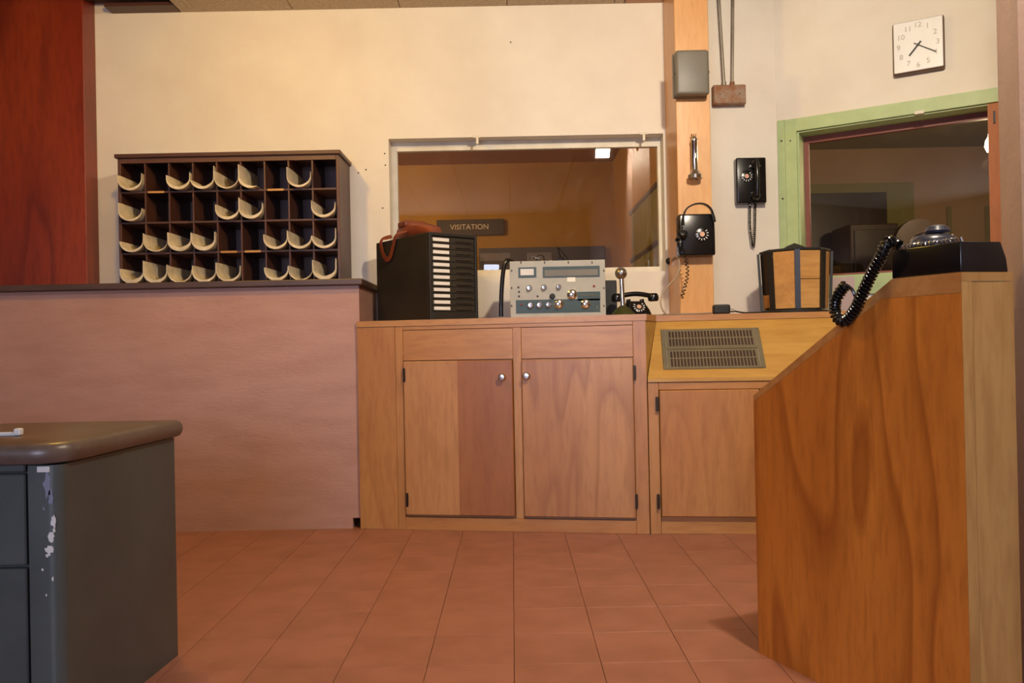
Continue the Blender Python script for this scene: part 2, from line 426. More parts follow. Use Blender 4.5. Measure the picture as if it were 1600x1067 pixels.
# --- angled wall with window 2
AW0 = Vector((at(1217, 400, YB).x, YB, 0)); adir = Vector((0.907, -0.551, 0)).normalized(); an = Vector((adir.y, -adir.x, 0))  # an faces the camera
aang = math.atan2(adir.y, adir.x)
def aw(px, py, off=0.0): return onp(px, py, AW0+an*off, an)
def awl(px, py, off=0.0):
    p = aw(px, py, off); return (p-AW0).dot(adir), p.z
aw_root = Matrix.Translation(AW0) @ Matrix.Rotation(aang, 4, 'Z')
o_l, o_t = awl(1245, 190); o_r = 1.36; o_b = awl(1320, 432)[1]
o_t = awl(1400, 183)[1]
ab = BM(); AWE = 1.36
add_box(ab, 0, o_l, 0, 0.17, 0, ZC+0.3); add_box(ab, o_l, AWE, 0, 0.17, 0, o_b); add_box(ab, o_l, AWE, 0, 0.17, o_t, ZC+0.3)
for v in ab.verts: v.co = aw_root @ v.co
wall_ang = struct('wall_angled', ab, 'cream', 'angled cream wall carrying the clock and the green framed window')
w2 = thing('window_2', 'green painted window frame in the angled wall with dark glass', None, AW0+adir*0.6+Vector((0, 0, o_b)), aang, kind='structure')
def W2(name, x0, x1, y0, y1, z0, z1, mat, bev=0.0):
    b_ = bx(x0, x1, y0, y1, z0, z1, bev, 1)
    for v in b_.verts: v.co = aw_root @ v.co
    return obj(name, b_, mat, w2, True)
c_l = awl(1217, 300)[0]; c_m = awl(1229, 300)[0]; c_t = awl(1400, 161)[1]
W2('casing_board', c_l+0.002, c_m, -0.014, 0.0, 1.045, c_t, 'greenpaint')
W2('casing_board', c_m+0.002, o_l, -0.018, 0.0, 1.045, c_t-0.004, 'greenpaint')
W2('casing_board', o_l, AWE, -0.018, 0.0, o_t, c_t-0.004, 'greenpaint')
W2('casing_board', o_l, AWE, -0.018, 0.0, o_b-0.10, o_b, 'greenpaint')
W2('jamb', o_l, o_l+0.010, 0.0, 0.17, o_b, o_t, 'greenpaint')
W2('jamb', o_l+0.01, AWE, 0.0, 0.17, o_t-0.008, o_t, 'greenpaint')
W2('sill', o_l, AWE, -0.005, 0.17, o_b-0.012, o_b+0.008, 'greenpaint')
W2('bead', o_l+0.010, o_l+0.034, 0.125, 0.16, o_b, o_t, 'redbead')
W2('bead', o_l+0.034, AWE, 0.125, 0.16, o_t-0.045, o_t-0.008, 'redbead')
W2('bead', o_l+0.034, AWE, 0.125, 0.16, o_b, o_b+0.028, 'redbead')
j_r = awl(1546, 300, -0.02)[0]
W2('wood_jamb', j_r, AWE+0.06, -0.006, 0.17, o_b, o_t, 'jambwood')
W2('pane', o_l+0.03, j_r, 0.138, 0.142, o_b+0.02, o_t-0.03, 'glass_dark')
lx, lz = awl(1437, 176); W2('latch', lx-0.022, lx+0.022, -0.026, 0.0, o_t-0.006, o_t+0.010, 'cream_trim'); 
hx, hz = awl(1554, 184, -0.006); W2('hook', hx-0.006, hx+0.004, -0.016, -0.006, hz-0.03, hz+0.03, 'ink')
for px, py in ((1222, 221), (1236, 221), (1224, 311)):
    a_, b_ = awl(px, py); W2('screw_head', a_-0.004, a_+0.004, -0.020, -0.013, b_-0.004, b_+0.004, 'ink')
# patch of bare board below the window
x_, z_ = awl(1302, 434); x2_, _ = awl(1336, 434)
W2('board_patch', x_, x2_, -0.022, -0.016, z_-0.30, z_, 'mauve')
# --- half wall with ledge under the pigeonholes
hy = 4.16; hx1 = at(562, 520, hy).x; hz1 = at(400, 449, hy).z
nx = hx1-0.052
pw = prism([(XL, hy, 0), (nx, hy, 0), (nx, hy, 0.052), (hx1, hy, 0.052), (hx1, hy, hz1), (XL, hy, hz1)], (0, YB-hy, 0))
struct('wall_half', pw, 'pinkwall', 'pink painted half wall below the pigeonhole rack')
struct('trim_1', bx(XL, hx1+0.022, hy-0.035, YB-0.002, hz1+0.001, hz1+0.033, 0.005), 'ledge', 'narrow brown ledge capping the pink half wall')
lz = hz1+0.033
# dark wood panelling at upper left
pyy = 4.56; pxr = at(132, 200, pyy).x
struct('trim_2', bx(XL, pxr, pyy, YB-0.003, lz+0.002, ZC+0.18, 0.003, 1), 'mahogany', 'reddish brown veneer panelling at the upper left')
# --- post
py0 = 4.39
po = [at(1064, 533, py0).x, at(1117, 533, py0).x]
struct('trim_3', bx(po[0], po[1], py0, YB-0.002, 1.0425, ZC+0.2, 0.003, 1), 'post', 'orange stained wooden post right of the wide window')

# --- rooms beyond the windows
YR = 8.6
rx1 = 1.09
vb = BM(); add_box(vb, -2.6, rx1+0.1, YR, YR+0.1, 0, 2.9)
struct('wall_visitation', vb, 'roomwall', 'mustard brown far wall of the visitation room behind glass')
struct('wall_partition', bx(rx1, rx1+0.08, YB+0.14, YR, 0, 2.9), 'roomwall', 'side wall of the visitation room')
struct('wall_visitation_left', bx(-2.7, -2.6, YB+0.14, YR+0.1, 0, 2.9), 'roomwall', 'left wall of the visitation room')
struct('ceiling_visitation', bx(-2.7, rx1+0.1, YB+0.14, YR+0.1, 2.8, 2.9), 'roomwall', 'ceiling of the visitation room')
struct('floor_visitation', bx(-2.7, rx1+0.1, YB+0.14, YR+0.1, -0.06, 0.0), 'tile', 'floor of the visitation room')
pl = bpy.data.lights.new('visitation_fill_light', 'POINT'); pl.energy = 110; pl.color = (1.0, 0.72, 0.36); pl.shadow_soft_size = 0.15  # unseen light added to brighten the room behind the glass
plo = bpy.data.objects.new('visitation_fill_light', pl); COL.objects.link(plo); plo.location = (-1.9, 6.4, 2.6)
# room behind the angled window
Y2 = 7.3
struct('wall_office', bx(1.55, 6.0, Y2, Y2+0.1, 0, 2.7), 'roomwall2', 'greyish tan far wall seen through the green framed window')
struct('ceiling_office', prism([(1.55, 4.80, 2.58), (2.75, 4.10, 2.58), (2.95, 3.3, 2.58), (6.0, 3.3, 2.58), (6.0, Y2, 2.58), (1.55, Y2, 2.58)], (0, 0, 0.1)), 'roomceil2', 'olive tinted ceiling seen through the green framed window')
struct('wall_office_left', bx(1.45, 1.55, 4.8, Y2+0.1, 0, 2.7), 'roomwall2', 'left wall of the room behind the angled wall')
struct('wall_office_right', bx(6.0, 6.1, 3.3, Y2+0.1, 0, 2.7), 'roomwall2', 'right wall of the room behind the angled wall')
struct('floor_office', prism([(1.45, 4.80, -0.06), (2.75, 4.10, -0.06), (2.95, 3.3, -0.06), (6.1, 3.3, -0.06), (6.1, Y2, -0.06), (1.45, Y2, -0.06)], (0, 0, 0.06)), 'tile', 'floor of the room behind the angled wall')
struct('wall_office_near', bx(2.92, 6.1, 3.2, 3.3, 0, 2.9), 'roomwall2', 'near wall of the room behind the angled wall')
struct('wall_side', bx(2.9, 2.98, 2.1, 4.0, 0, ZC+0.3), 'cream', 'short wall closing the alcove behind the console')

# ceiling lamps (above the frame)
p, e, c = LAMPS[0]
r = thing('ceiling_lamp', 'small warm bulb lamp on the ceiling above the pigeonhole side', 'lamp', (p[0], p[1], ZC))
obj('canopy', lathe([(0.06, 0), (0.06, -0.015), (0.025, -0.025), (0.025, (p[2]-ZC)+0.03), (0, (p[2]-ZC)+0.03)], 20), 'steel', r)
obj('bulb', lathe([(0, p[2]-ZC+0.03), (0.03, p[2]-ZC+0.02), (0.036, p[2]-ZC), (0.02, p[2]-ZC-0.028), (0, p[2]-ZC-0.036)], 16), 'lampglow', r, smooth=True)
l = bpy.data.lights.new('ceiling_lamp_light', 'POINT'); l.energy = e; l.color = c; l.shadow_soft_size = 0.06
lo = bpy.data.objects.new('ceiling_lamp_light', l); COL.objects.link(lo); lo.parent = r; lo.location = (0, 0, p[2]-ZC-0.10)
p, e, c = LAMPS[1]
r = thing('ceiling_spotlight', 'small square spotlight on the ceiling above the right hand console', 'lamp', (p[0], p[1], ZC))
l = bpy.data.lights.new('spotlight_light', 'AREA'); l.shape = 'RECTANGLE'; l.size = 0.13; l.size_y = 0.13; l.energy = e; l.color = c
lo = bpy.data.objects.new('spotlight_light', l); COL.objects.link(lo); lo.parent = r; lo.location = (0, 0, p[2]-ZC)
lo.rotation_euler = Vector((0.10, 1.0, -0.55)).to_track_quat('-Z', 'Y').to_euler()
obj('housing', lathe([(0.05, 0), (0.05, -0.012), (0.02, -0.02), (0.02, -0.03), (0, -0.03)], 20, M=Matrix.Translation((0.02, -0.06, 0))), 'steel', r)
bmh = bx(-0.075, 0.075, -0.075, 0.075, 0.004, 0.03, 0.004, 1)
Mh_ = Matrix.Translation((0, 0, p[2]-ZC)) @ lo.rotation_euler.to_matrix().to_4x4()
for v in bmh.verts: v.co = Mh_ @ v.co
obj('back_shell', bmh, 'steel', r)

# ================================================================== MAIN CABINET
A = Vector((at(560, 660, 4.14).x, 4.14, 0)); B = Vector((at(1012, 660, 3.90).x, 3.90, 0))
cu = (B-A).normalized(); cang = math.atan2(cu.y, cu.x); cn = Vector((cu.y, -cu.x, 0))
CL = (B-A).length
def cf(px, py):
    p = onp(px, py, A, cn); return (p-A).dot(cu), p.z
ZW = 1.040; TW = 0.030
cab = thing('cupboard', 'honey coloured built-in cupboard with two plywood doors under the radio', 'cabinet', A, cang)
def cb(name, x0, x1, z0, z1, mat, y0=0.0, y1=0.02, bev=0.0015, parent=None):
    return obj(name, bx(x0, x1, y0, y1, z0, z1, bev, 1), mat, parent or cab)
zt = ZW-TW
u = lambda px, py=680: cf(px, py)[0]
z_ = lambda py, px=800: cf(px, py)[1]
obj('carcass', bx(0.012, CL-0.012, 0.021, 0.40, 0.0, zt-0.001), 'maple', cab)
sF0, sF1 = 0.0, u(620); 
cb('filler_panel', 0.0, sF1-0.001, 0.0, zt, 'maple')
cb('stile', sF1, u(632), 0.0, zt, 'maple')
m0, m1 = u(804), u(817)
r0 = u(992)
zd1 = z_(562); zd0 = z_(806); zr1 = z_(512)
cb('stile', m0, m1, zd0-0.012, zr1, 'maple')
cb('stile', r0, CL, 0.0, zt, 'maple')
s0 = u(632)+0.0005
cb('top_rail', s0, r0-0.0005, zr1+0.0005, zt, 'maple_x')
cb('bottom_rail', s0, r0-0.0005, 0.0, zd0-0.0125, 'maple_x')
for a, b_ in ((s0, m0-0.0005), (m1+0.0005, r0-0.0005)):
    cb('apron_panel', a, b_, zd1+0.004, zr1-0.0005, 'maple_x', 0.004, 0.02)
dl = cb('door', s0+0.004, m0-0.002, zd0, zd1, 'maple_split', -0.016, 0.012, 0.004)
dr = cb('door', m1+0.002, r0-0.001, zd0, zd1, 'maple_fig', -0.016, 0.012, 0.004)
def knob(par, px, py):
    a, b_ = cf(px, py)
    k = lathe([(0.012, 0), (0.012, 0.004), (0.006, 0.007), (0.006, 0.017), (0.0165, 0.022), (0.018, 0.028), (0.013, 0.033), (0, 0.034)], 18)
    for v in k.verts: v.co = (ROOTM[cab.name] @ YM(a, -0.016, b_)) @ v.co
    kk = obj('knob', k, 'chrome', par, True, smooth=True, label='shiny round metal knob')
knob(dl, 786, 589); knob(dr, 824, 587)
def hinge(root, frame, a, b_, y=-0.018, label=None):
    h = BM(); add_box(h, a-0.010, a+0.002, y, y+0.018, b_-0.034, b_+0.034); add_box(h, a-0.003, a+0.003, y-0.006, y, b_-0.024, b_+0.024)
    obj('hinge', h, 'hinge', root, label='dark metal hinge')
for px, py in ((634, 586), (639, 780)): hinge(cab, None, *cf(px, py))
for px, py in ((993, 582), (996, 783)): hinge(cab, None, *cf(px, py))

# ================================================================== SLOPED CONSOLE SECTION beside the cupboard
Cc = at(1180, 700, 3.84); Cc = Vector((Cc.x, 3.84, 0)); kdir = (Cc-B).normalized(); kang = math.atan2(kdir.y, kdir.x); kn = Vector((kdir.y, -kdir.x, 0))
KL = 1.02; E = B+kdir*KL
zs0 = onp(1100, 590, B, kn).z
S0 = at(1025, 501, 4.15); S1 = at(1330, 497, 4.07)
Z1 = zt
con = thing('sloped_console', 'low console section with a vented sloping face and a plain plywood door', 'console', B, kang)
B_ = lambda z: Vector((B.x+0.004, B.y, z)); E_ = lambda z: Vector((E.x, E.y, z))
S0v = Vector((S0.x, 4.15, Z1-0.001)); S1v = Vector((S1.x, 4.07, Z1-0.001))
sn = (E_(zs0)-B_(zs0)).cross(S0v-B_(zs0)).normalized()
if sn.y > 0: sn = -sn
S1e = S0v+(E_(zs0)-B_(zs0))          # keep the sheet planar
obj('sloped_panel', prism([B_(zs0), E_(zs0), S1e, S0v], -sn*0.018), 'honey', con, True)
# side cheek: exposed end of the cupboard above the slope
obj('side_cheek', prism([B_(zs0)+Vector((-.003,0.004,0)), B_(Z1-0.002)+Vector((-.003,0.004,0)), S0v+Vector((-.002,-0.004,0))], (-0.010, 0.002, 0)), 'honey', con, True)
def kf(px, py):
    p = onp(px, py, B, kn); return (p-B).dot(kdir), p.z
def kb(name, x0, x1, z0, z1, mat, y0=0.0, y1=0.02, bev=0.0015):
    return obj(name, bx(x0, x1, y0, y1, z0, z1, bev, 1), mat, con)
kz = zs0-0.018
kd0, _ = kf(1031, 700); _, kzd1 = kf(1100, 609); _, kzd0 = kf(1100, 807)
kb('edge_strip', 0.004, KL, kz, zs0-0.0005, 'honey', -0.008, 0.02)
kb('stile', 0.004, kd0-0.001, 0.0, kz-0.0005, 'maple')
kb('top_rail', kd0, KL, kzd1+0.002, kz-0.0005, 'maple_x')
kb('toe_rail', kd0, KL, 0.0, kzd0-0.004, 'maple_x', 0.012, 0.03)
kb('door', kd0+0.002, kd0+0.46, kzd0, kzd1, 'maple', -0.014, 0.012, 0.004)
kb('end_panel', kd0+0.465, KL, kzd0-0.003, kzd1+0.001, 'maple', 0.0, 0.02)
obj('carcass', prism([B_(0)+Vector((.05,.06,0)), E_(0)+Vector((-.02,.06,0)), E_(0)+Vector((0.02, .28, 0)), B_(0)+Vector((.12,.28,0))], (0, 0, 0.60)), 'maple', con, True)
for px, py in ((1028, 631), (1030, 783)):
    a, b_ = kf(px, py); hinge(con, None, a, b_)
# vent grille lying on the slope
sx = (E_(0)-B_(0)).normalized(); sy = (S0v-B_(zs0)); sy = (sy-sx*sy.dot(sx)).normalized(); so = B_(zs0)
SM = Matrix((( sx.x, sy.x, sn.x, so.x), (sx.y, sy.y, sn.y, so.y), (sx.z, sy.z, sn.z, so.z), (0, 0, 0, 1)))
def sl(px, py):
    p = onp(px, py, so, sn)-so; return p.dot(sx), p.dot(sy)
g00 = sl(1030, 577); g10 = sl(1192, 576); g01 = sl(1038, 515); g11 = sl(1190, 513)
gx0, gx1 = (g00[0]+g01[0])/2, (g10[0]+g11[0])/2; gy0, gy1 = (g00[1]+g10[1])/2, (g01[1]+g11[1])/2
gr = obj('vent_grille', (lambda b_: ([setattr(v, 'co', SM @ v.co) for v in b_.verts], b_)[1])(bx(gx0, gx1, gy0, gy1, 0.0005, 0.006, 0.002, 1)), 'grille', con, True, label='bronze coloured perforated vent plate')
def on_slope(name, x0, x1, y0, y1, z0, z1, mat, par=gr):
    b_ = bx(x0, x1, y0, y1, z0, z1)
    for v in b_.verts: v.co = SM @ v.co
    return obj(name, b_, mat, par, True)
gw, gh = gx1-gx0, gy1-gy0
on_slope('rib', gx0+0.02, gx1-0.02, gy0+gh*0.47, gy0+gh*0.52, 0.006, 0.010, 'grille')
for fx in (0.045, 0.95): on_slope('rib', gx0+gw*fx-0.002, gx0+gw*fx+0.002, gy0+0.003, gy1-0.003, 0.006, 0.009, 'conduit')
for (b0, b1) in ((0.05, 0.24), (0.27, 0.42), (0.56, 0.74), (0.77, 0.93)):
    sb = BM(); n = 26
    for k in range(n):
        x = gx0+gw*(0.09+0.82*k/(n-1))
        add_box(sb, x-0.0048, x+0.0048, gy0+gh*b0, gy0+gh*b1, 0.0055, 0.0066, SM)
    obj('slot_row', sb, 'slot', gr, True, kind='stuff')

# ================================================================== WORKTOP
wt = [A+Vector((0.001, -0.004, 0)), B+Vector((0.004, -0.004, 0)), Vector((S0.x, 4.146, 0)), S1e+Vector((0, -0.004, 0)), Vector((S1e.x, 0, 0))]
# meets the angled wall
t_ = (S1e.x-AW0.x)/adir.x
wt[4] = Vector((S1e.x, AW0.y+adir.y*t_-0.012, 0))
if wt[4].y < wt[3].y+0.02: wt[4].y = wt[3].y+0.02
wt += [Vector((AW0.x, YB-0.012, 0)), Vector((hx1+0.004, YB-0.004, 0)), Vector((hx1+0.004, A.y+0.03, 0))]
wt = [Vector((p.x, p.y, ZW-TW)) for p in wt]
worktop = obj('worktop', prism(wt, (0, 0, TW)), 'maple_x', label='long honey coloured wooden worktop running below the wide window', cat='worktop')

# ================================================================== RIGHT CONSOLE END
P0 = Vector((0.713, 2.395, 0)); P1 = Vector((0.970, 1.776, 0)); P2 = Vector((1.100, 1.806, 0))
P0 = at(1183, 900, 2.395); P0.z = 0; P0.y = 2.395
P1 = at(1507, 700, 1.776); P1.z = 0
P2 = at(1589, 700, 1.806); P2.z = 0
e_ = (P1-P0).normalized(); en = Vector((e_.y, -e_.x, 0)); 
if en.dot(CAMP-P0) < 0: en = -en
pl_ = lambda px, py: onp(px, py, P0, en)
ztop = pl_(1450, 430).z
D0 = pl_(1180, 618); D1 = pl_(1394, 437)
s0_, s1_ = 0.0, (D1-P0).dot(e_); zl = D0.z; L1_ = (P1-P0).length
print('console', ztop, zl, s1_, L1_)
rc = thing('console_end', 'tall honey veneer console end with a sloping top edge at right', 'console', P0)
inn = -en
pan = [P0, P1, P1+Vector((0,0,ztop-0.075)), P0+e_*(s1_+0.035)+Vector((0,0,ztop-0.075)), P0+Vector((0,0,zl-0.012))]
# the side panel stops under an edge band
pan = [P0, P1, P1+Vector((0,0,ztop-0.045)), P0+e_*(s1_-0.03)+Vector((0,0,ztop-0.045)), P0+Vector((0,0,zl-0.02))]
obj('side_panel', prism(pan, inn*0.018), 'maple_bold', rc, True)
band = [pan[4]+Vector((0,0,0.0005)), pan[3]+Vector((0,0,0.0005)), pan[2]+Vector((0,0,0.0005)), P1+Vector((0,0,ztop)), P0+e_*s1_+Vector((0,0,ztop)), P0+Vector((0,0,zl))]
obj('edge_band', prism(band, inn*0.018-en*0.0), 'maple_x', rc, True)
fac = (P2-P1).normalized(); fn = Vector((fac.y, -fac.x, 0))
if fn.dot(CAMP-P1) < 0: fn = -fn
q0 = P1+fac*0.002
f1 = 0.028
obj('corner_strip', prism([q0, P1+fac*f1, P1+fac*f1+Vector((0,0,ztop-0.02)), q0+Vector((0,0,ztop-0.02))], -fn*0.016), 'maple_light', rc, True)
obj('facet_panel', prism([P1+fac*(f1+0.001), P2, P2+Vector((0,0,ztop-0.022)), P1+fac*(f1+0.001)+Vector((0,0,ztop-0.022))], -fn*0.016), 'maple_light', rc, True)
obj('facet_band', prism([q0+Vector((0,0,ztop-0.0195)), P2+Vector((0,0,ztop-0.0195)), P2+Vector((0,0,ztop)), q0+Vector((0,0,ztop))], -fn*0.016), 'maple_light', rc, True)
vdir = Vector((-en.x, -en.y, 0))
back = [P0+vdir*0.30, ]
flat0 = P0+e_*s1_
obj('sloped_top', prism([P0+inn*0.019+Vector((0,0,zl-0.004)), flat0+inn*0.019+Vector((0,0,ztop-0.002)), flat0+inn*0.32+Vector((0,0,ztop-0.002)), P0+inn*0.32+Vector((0,0,zl-0.004))], (0, 0, -0.016)), 'maple_x', rc, True)
P1i = P1+inn*0.02-fn*0.018
obj('flat_top', prism([flat0+inn*0.019+Vector((0,0,ztop-0.002)), P1i+Vector((0,0,ztop-0.002)), P2-fn*0.017+Vector((-0.002,0,ztop-0.002)), Vector((P2.x-0.002, 1.98, ztop-0.002)), flat0+inn*0.22+Vector((0,0,ztop-0.002))], (0, 0, -0.016)), 'maple_x', rc, True)
obj('back_panel', prism([P0+inn*0.02, P0+inn*0.32, P0+inn*0.32+Vector((0,0,zl-0.03)), P0+inn*0.02+Vector((0,0,zl-0.03))], e_*0.016), 'maple', rc, True)

# ================================================================== STEEL DESK
ZD = 0.702
dbr = at(276, 900, 2.47); dfr = at(97, 900, 1.905)
dx1b, dx1f = dbr.x, dfr.x
dyb, dyf = 2.47, 1.905
dsk = thing('steel_desk', 'grey steel office desk with worn rounded corner at lower left', 'desk', (-1.7, 2.2, 0))
XD0 = -2.45; rr = 0.030
ddir = Vector((dx1b-dx1f, dyb-dyf, 0)).normalized()
dxf = dx1f
def rounded(xr_f, xr_b, yf, yb, xl, r, n=8):
    """footprint with a rounded front right corner"""
    pts = [(xl, yf)]
    for k in range(n+1):
        a = -math.pi/2+(math.pi/2)*k/n
        pts.append((xr_f-r+r*math.cos(a), yf+r+r*math.sin(a)))
    return pts+[(xr_b, yb), (xl, yb)]
post_w = 0.075
body = [(XD0, dyf+0.012, 0.012)]+[(x, y, 0.012) for x, y in rounded(dxf, dx1b, dyf, dyb, dxf-post_w, rr)][0:]
# corner shell: post + right side panel as one pressed sheet
shell = [(x, y, 0.0) for x, y in rounded(dxf, dx1b, dyf, dyb, dxf-post_w, rr)]
shell[-1] = (dx1b-0.10, dyb, 0.0)
obj('side_panel', prism(shell, (0, 0, ZD-0.052)), 'deskgrey', dsk, True, smooth=True)
obj('pedestal', bx(XD0, dxf-post_w-0.004, dyf+0.022, dyb, 0.0, ZD-0.055), 'deskdark', dsk, True)
xdr = dxf-post_w-0.008
_zz = lambda py: onp(30, py, (0, dyf, 0), (0, 1, 0)).z
for zt1, zt0 in ((_zz(722), _zz(738)), (_zz(741), _zz(884)), (_zz(889), 0.05)):
    obj('drawer_front' if zt1-zt0 > 0.05 else 'top_rail', bx(XD0+0.75, xdr, dyf+0.002, dyf+0.0215, zt0, zt1, 0.003, 1), 'deskgrey', dsk, True)
# top: bullnose slab
def slab(grow, z0, z1):
    pts = rounded(dxf+grow, dx1b+grow, dyf-grow, dyb+grow*0.3, XD0-0.01, rr+grow+0.03, 10)
    return [(x, y, z0) for x, y in pts], z1-z0
bm = BM(); prof = [(0.004, 0.0), (0.016, 0.004), (0.022, 0.014), (0.024, 0.025), (0.022, 0.036), (0.016, 0.046), (0.006, 0.050)]
rings = []
for g, dz in prof:
    pts, _ = slab(g, 0, 1); rings.append([bm.verts.new((x, y, ZD-0.050+dz)) for x, y, _z in pts])
for a, b_ in zip(rings, rings[1:]):
    n = len(a)
    for k in range(n): bm.faces.new([a[k], a[(k+1) % n], b_[(k+1) % n], b_[k]])
bm.faces.new(rings[0]); bm.faces.new(rings[-1])
obj('desk_top', bm, 'desktop', dsk, True, smooth=True)
# strip of white tape and bare worn patches on the corner
yt = dyf-0.0012
p0 = at(58, 729, yt); p1 = at(100, 737, yt)
obj('tape_strip', bx(p0.x, dxf-0.024, yt-0.0008, yt+0.001, p1.z, p0.z, 0.0), 'chip', dsk, True, label='strip of white tape')
random.seed(3)
for (px, py, w, h) in ((73, 756, 14, 44), (79, 778, 9, 30), (83, 816, 8, 22), (80, 838, 11, 18), (76, 860, 14, 16), (84, 828, 5, 8), (73, 868, 6, 6), (68, 795, 3, 6), (66, 890, 4, 5), (82, 905, 4, 8), (72, 930, 3, 5)):
    c = at(px, py, yt); pts = []
    for k in range(14):
        a = 2*math.pi*k/14; q = random.uniform(.5, 1.15)
        pts.append((c.x+w/2/F*1.9*q*math.cos(a), yt+0.0007, c.z+h/2/F*1.9*q*math.sin(a)))
    obj('paint_chip', prism(pts, (0, 0.001, 0)), 'chip' if py > 800 else 'reflectchip', dsk, True)
# small metal key-like clip lying on the desk
ck = at(16, 668, 2.08); zc = ZD+0.0005
cl = thing('metal_clip', 'small pale metal clip lying on the grey desk', 'clip', (ck.x, 2.08, zc))
obj('bar', bx(-0.09, 0.02, -0.004, 0.004, 0.0, 0.010, 0.003), 'dialwhite', cl)
obj('head', bx(0.012, 0.03, -0.009, 0.009, 0.001, 0.019, 0.004), 'dialwhite', cl)

# ================================================================== PIGEONHOLE RACK
yr = 4.40; yrb = YB-0.004
rl = at(185, 340, yr).x; rr_ = at(531, 340, yr).x; rz0 = lz+0.001; rz1 = at(360, 238, yr).z
rk = thing('pigeonhole_rack', 'dark wooden pigeonhole rack of four rows standing on the ledge', 'rack', ((rl+rr_)/2, (yr+yrb)/2, rz0))
th = 0.016
obj('side_board', bx(rl, rl+th, yr, yrb, rz0, rz1-0.022, 0.002, 1), 'walnut_z', rk, True)
obj('side_board', bx(rr_-th, rr_, yr, yrb, rz0, rz1-0.022, 0.002, 1), 'walnut_z', rk, True)
obj('top_board', bx(rl-0.012, rr_+0.012, yr-0.014, yrb, rz1-0.0215, rz1, 0.003, 1), 'walnut', rk, True)
obj('top_rail', bx(rl+th+.0005, rr_-th-.0005, yr, yr+0.02, rz1-0.048, rz1-0.022), 'walnut', rk, True)
obj('bottom_board', bx(rl+th+.0005, rr_-th-.0005, yr, yrb-0.011, rz0, rz0+0.014, 0.002, 1), 'walnut', rk, True)
obj('back_board', bx(rl+th+.0005, rr_-th-.0005, yrb-0.010, yrb, rz0, rz1-0.022), 'rackback', rk, True)
ix0, ix1 = rl+th, rr_-th; iz0, iz1 = rz0+0.014, rz1-0.040
cw = (ix1-ix0)/9; ch = (iz1-iz0)/4
for j in range(1, 4):
    obj('shelf', bx(ix0+.0005, ix1-.0005, yr+0.003, yrb-0.011, iz0+j*ch-0.005, iz0+j*ch+0.004), 'walnut', rk, True)
for i in range(1, 9):
    for j in range(4):
        za = iz0+j*ch+(0.0045 if j else 0.0005); zb_ = iz0+(j+1)*ch-(0.0055 if j < 3 else -0.017)
        obj('divider', bx(ix0+i*cw-0.004, ix0+i*cw+0.004, yr+0.006, yrb-0.011, za, zb_), 'walnut_z', rk, True)
for j, i in ((3, 1), (3, 6), (1, 4), (1, 5), (2, 2)):
    obj('label_strip', bx(ix0+i*cw+0.016, ix0+(i+1)*cw-0.026, yr+0.0005, yr+0.0028, iz0+j*ch-0.006, iz0+j*ch+0.005), 'tancard' if (j, i) != (2, 2) else 'walnut', rk, True)
K = 0.000895
PAP = {3: {0: (90, 100), 2: (85, 100), 3: (55, 135), 4: (105, 70), 5: (140, 12), 7: (120, 90)},
       2: {0: (110, 75), 4: (90, 130), 5: (118, 92), 8: (100, 90)},
       1: {0: (65, 110), 1: (105, 60), 2: (112, 108), 3: (105, 110), 6: (88, 108), 7: (105, 75), 8: (75, 118)},
       0: {0: (90, 135), 1: (130, 108), 2: (100, 75), 3: (100, 115), 4: (115, 95), 6: (80, 85), 7: (88, 55), 8: (118, 125)}}
rows = {3: 'top', 2: 'second', 1: 'third', 0: 'bottom'}
ords = ['first', 'second', 'third', 'fourth', 'fifth', 'sixth', 'seventh', 'eighth', 'ninth']
random.seed(11)
def paper_mesh(hL, hR, w, thick, y0, y1, flare):
    bm = BM(); N = 22
    def section(sc, yy):
        a = w/2*sc; r = min(0.055, max(hL, hR)*0.75, a)
        pts = []
        # left wall, bottom arc, right wall
        path = []
        if hL > r: path.append((-a*1.0, hL))
        for k in range(N+1):
            t = -math.pi/2+math.pi*k/N
            x, z = a*math.sin(t), r*(1-math.cos(t))
            if (t < 0 and z > hL) or (t > 0 and z > hR): continue
            path.append((x, z))
        if hR > r: path.append((a*1.0, hR))
        n = len(path); out, inn_ = [], []
        for k, (x, z) in enumerate(path):
            x0, z0 = path[max(0, k-1)]; x1, z1 = path[min(n-1, k+1)]
            d = Vector((x1-x0, z1-z0)).normalized(); nrm = Vector((-d.y, d.x))
            e = min(k, n-1-k)/(n-1)*2
            tk = thick*min(1, 0.18+1.3*e)
            out.append((x, yy, z)); inn_.append((x+nrm.x*tk, yy+0.0, z+nrm.y*tk))
        return out, inn_
    f = section(flare, y0); m_ = section(1.0, y0+0.035); b_ = section(0.98, y1)
    L = []
    for o_, i_ in (f, m_, b_):
        L.append(([bm.verts.new(p) for p in o_], [bm.verts.new(p) for p in i_]))
    n = min(len(l[0]) for l in L)
    for (o1, i1), (o2, i2) in zip(L, L[1:]):
        for k in range(n-1):
            bm.faces.new([o1[k], o1[k+1], o2[k+1], o2[k]]); bm.faces.new([i1[k+1], i1[k], i2[k], i2[k+1]])
        bm.faces.new([o1[0], o2[0], i2[0], i1[0]]); bm.faces.new([o1[n-1], i1[n-1], i2[n-1], o2[n-1]])
    for (o1, i1) in (L[0], L[-1]):
        for k in range(n-1): bm.faces.new([o1[k], i1[k], i1[k+1], o1[k+1]])
    return bm
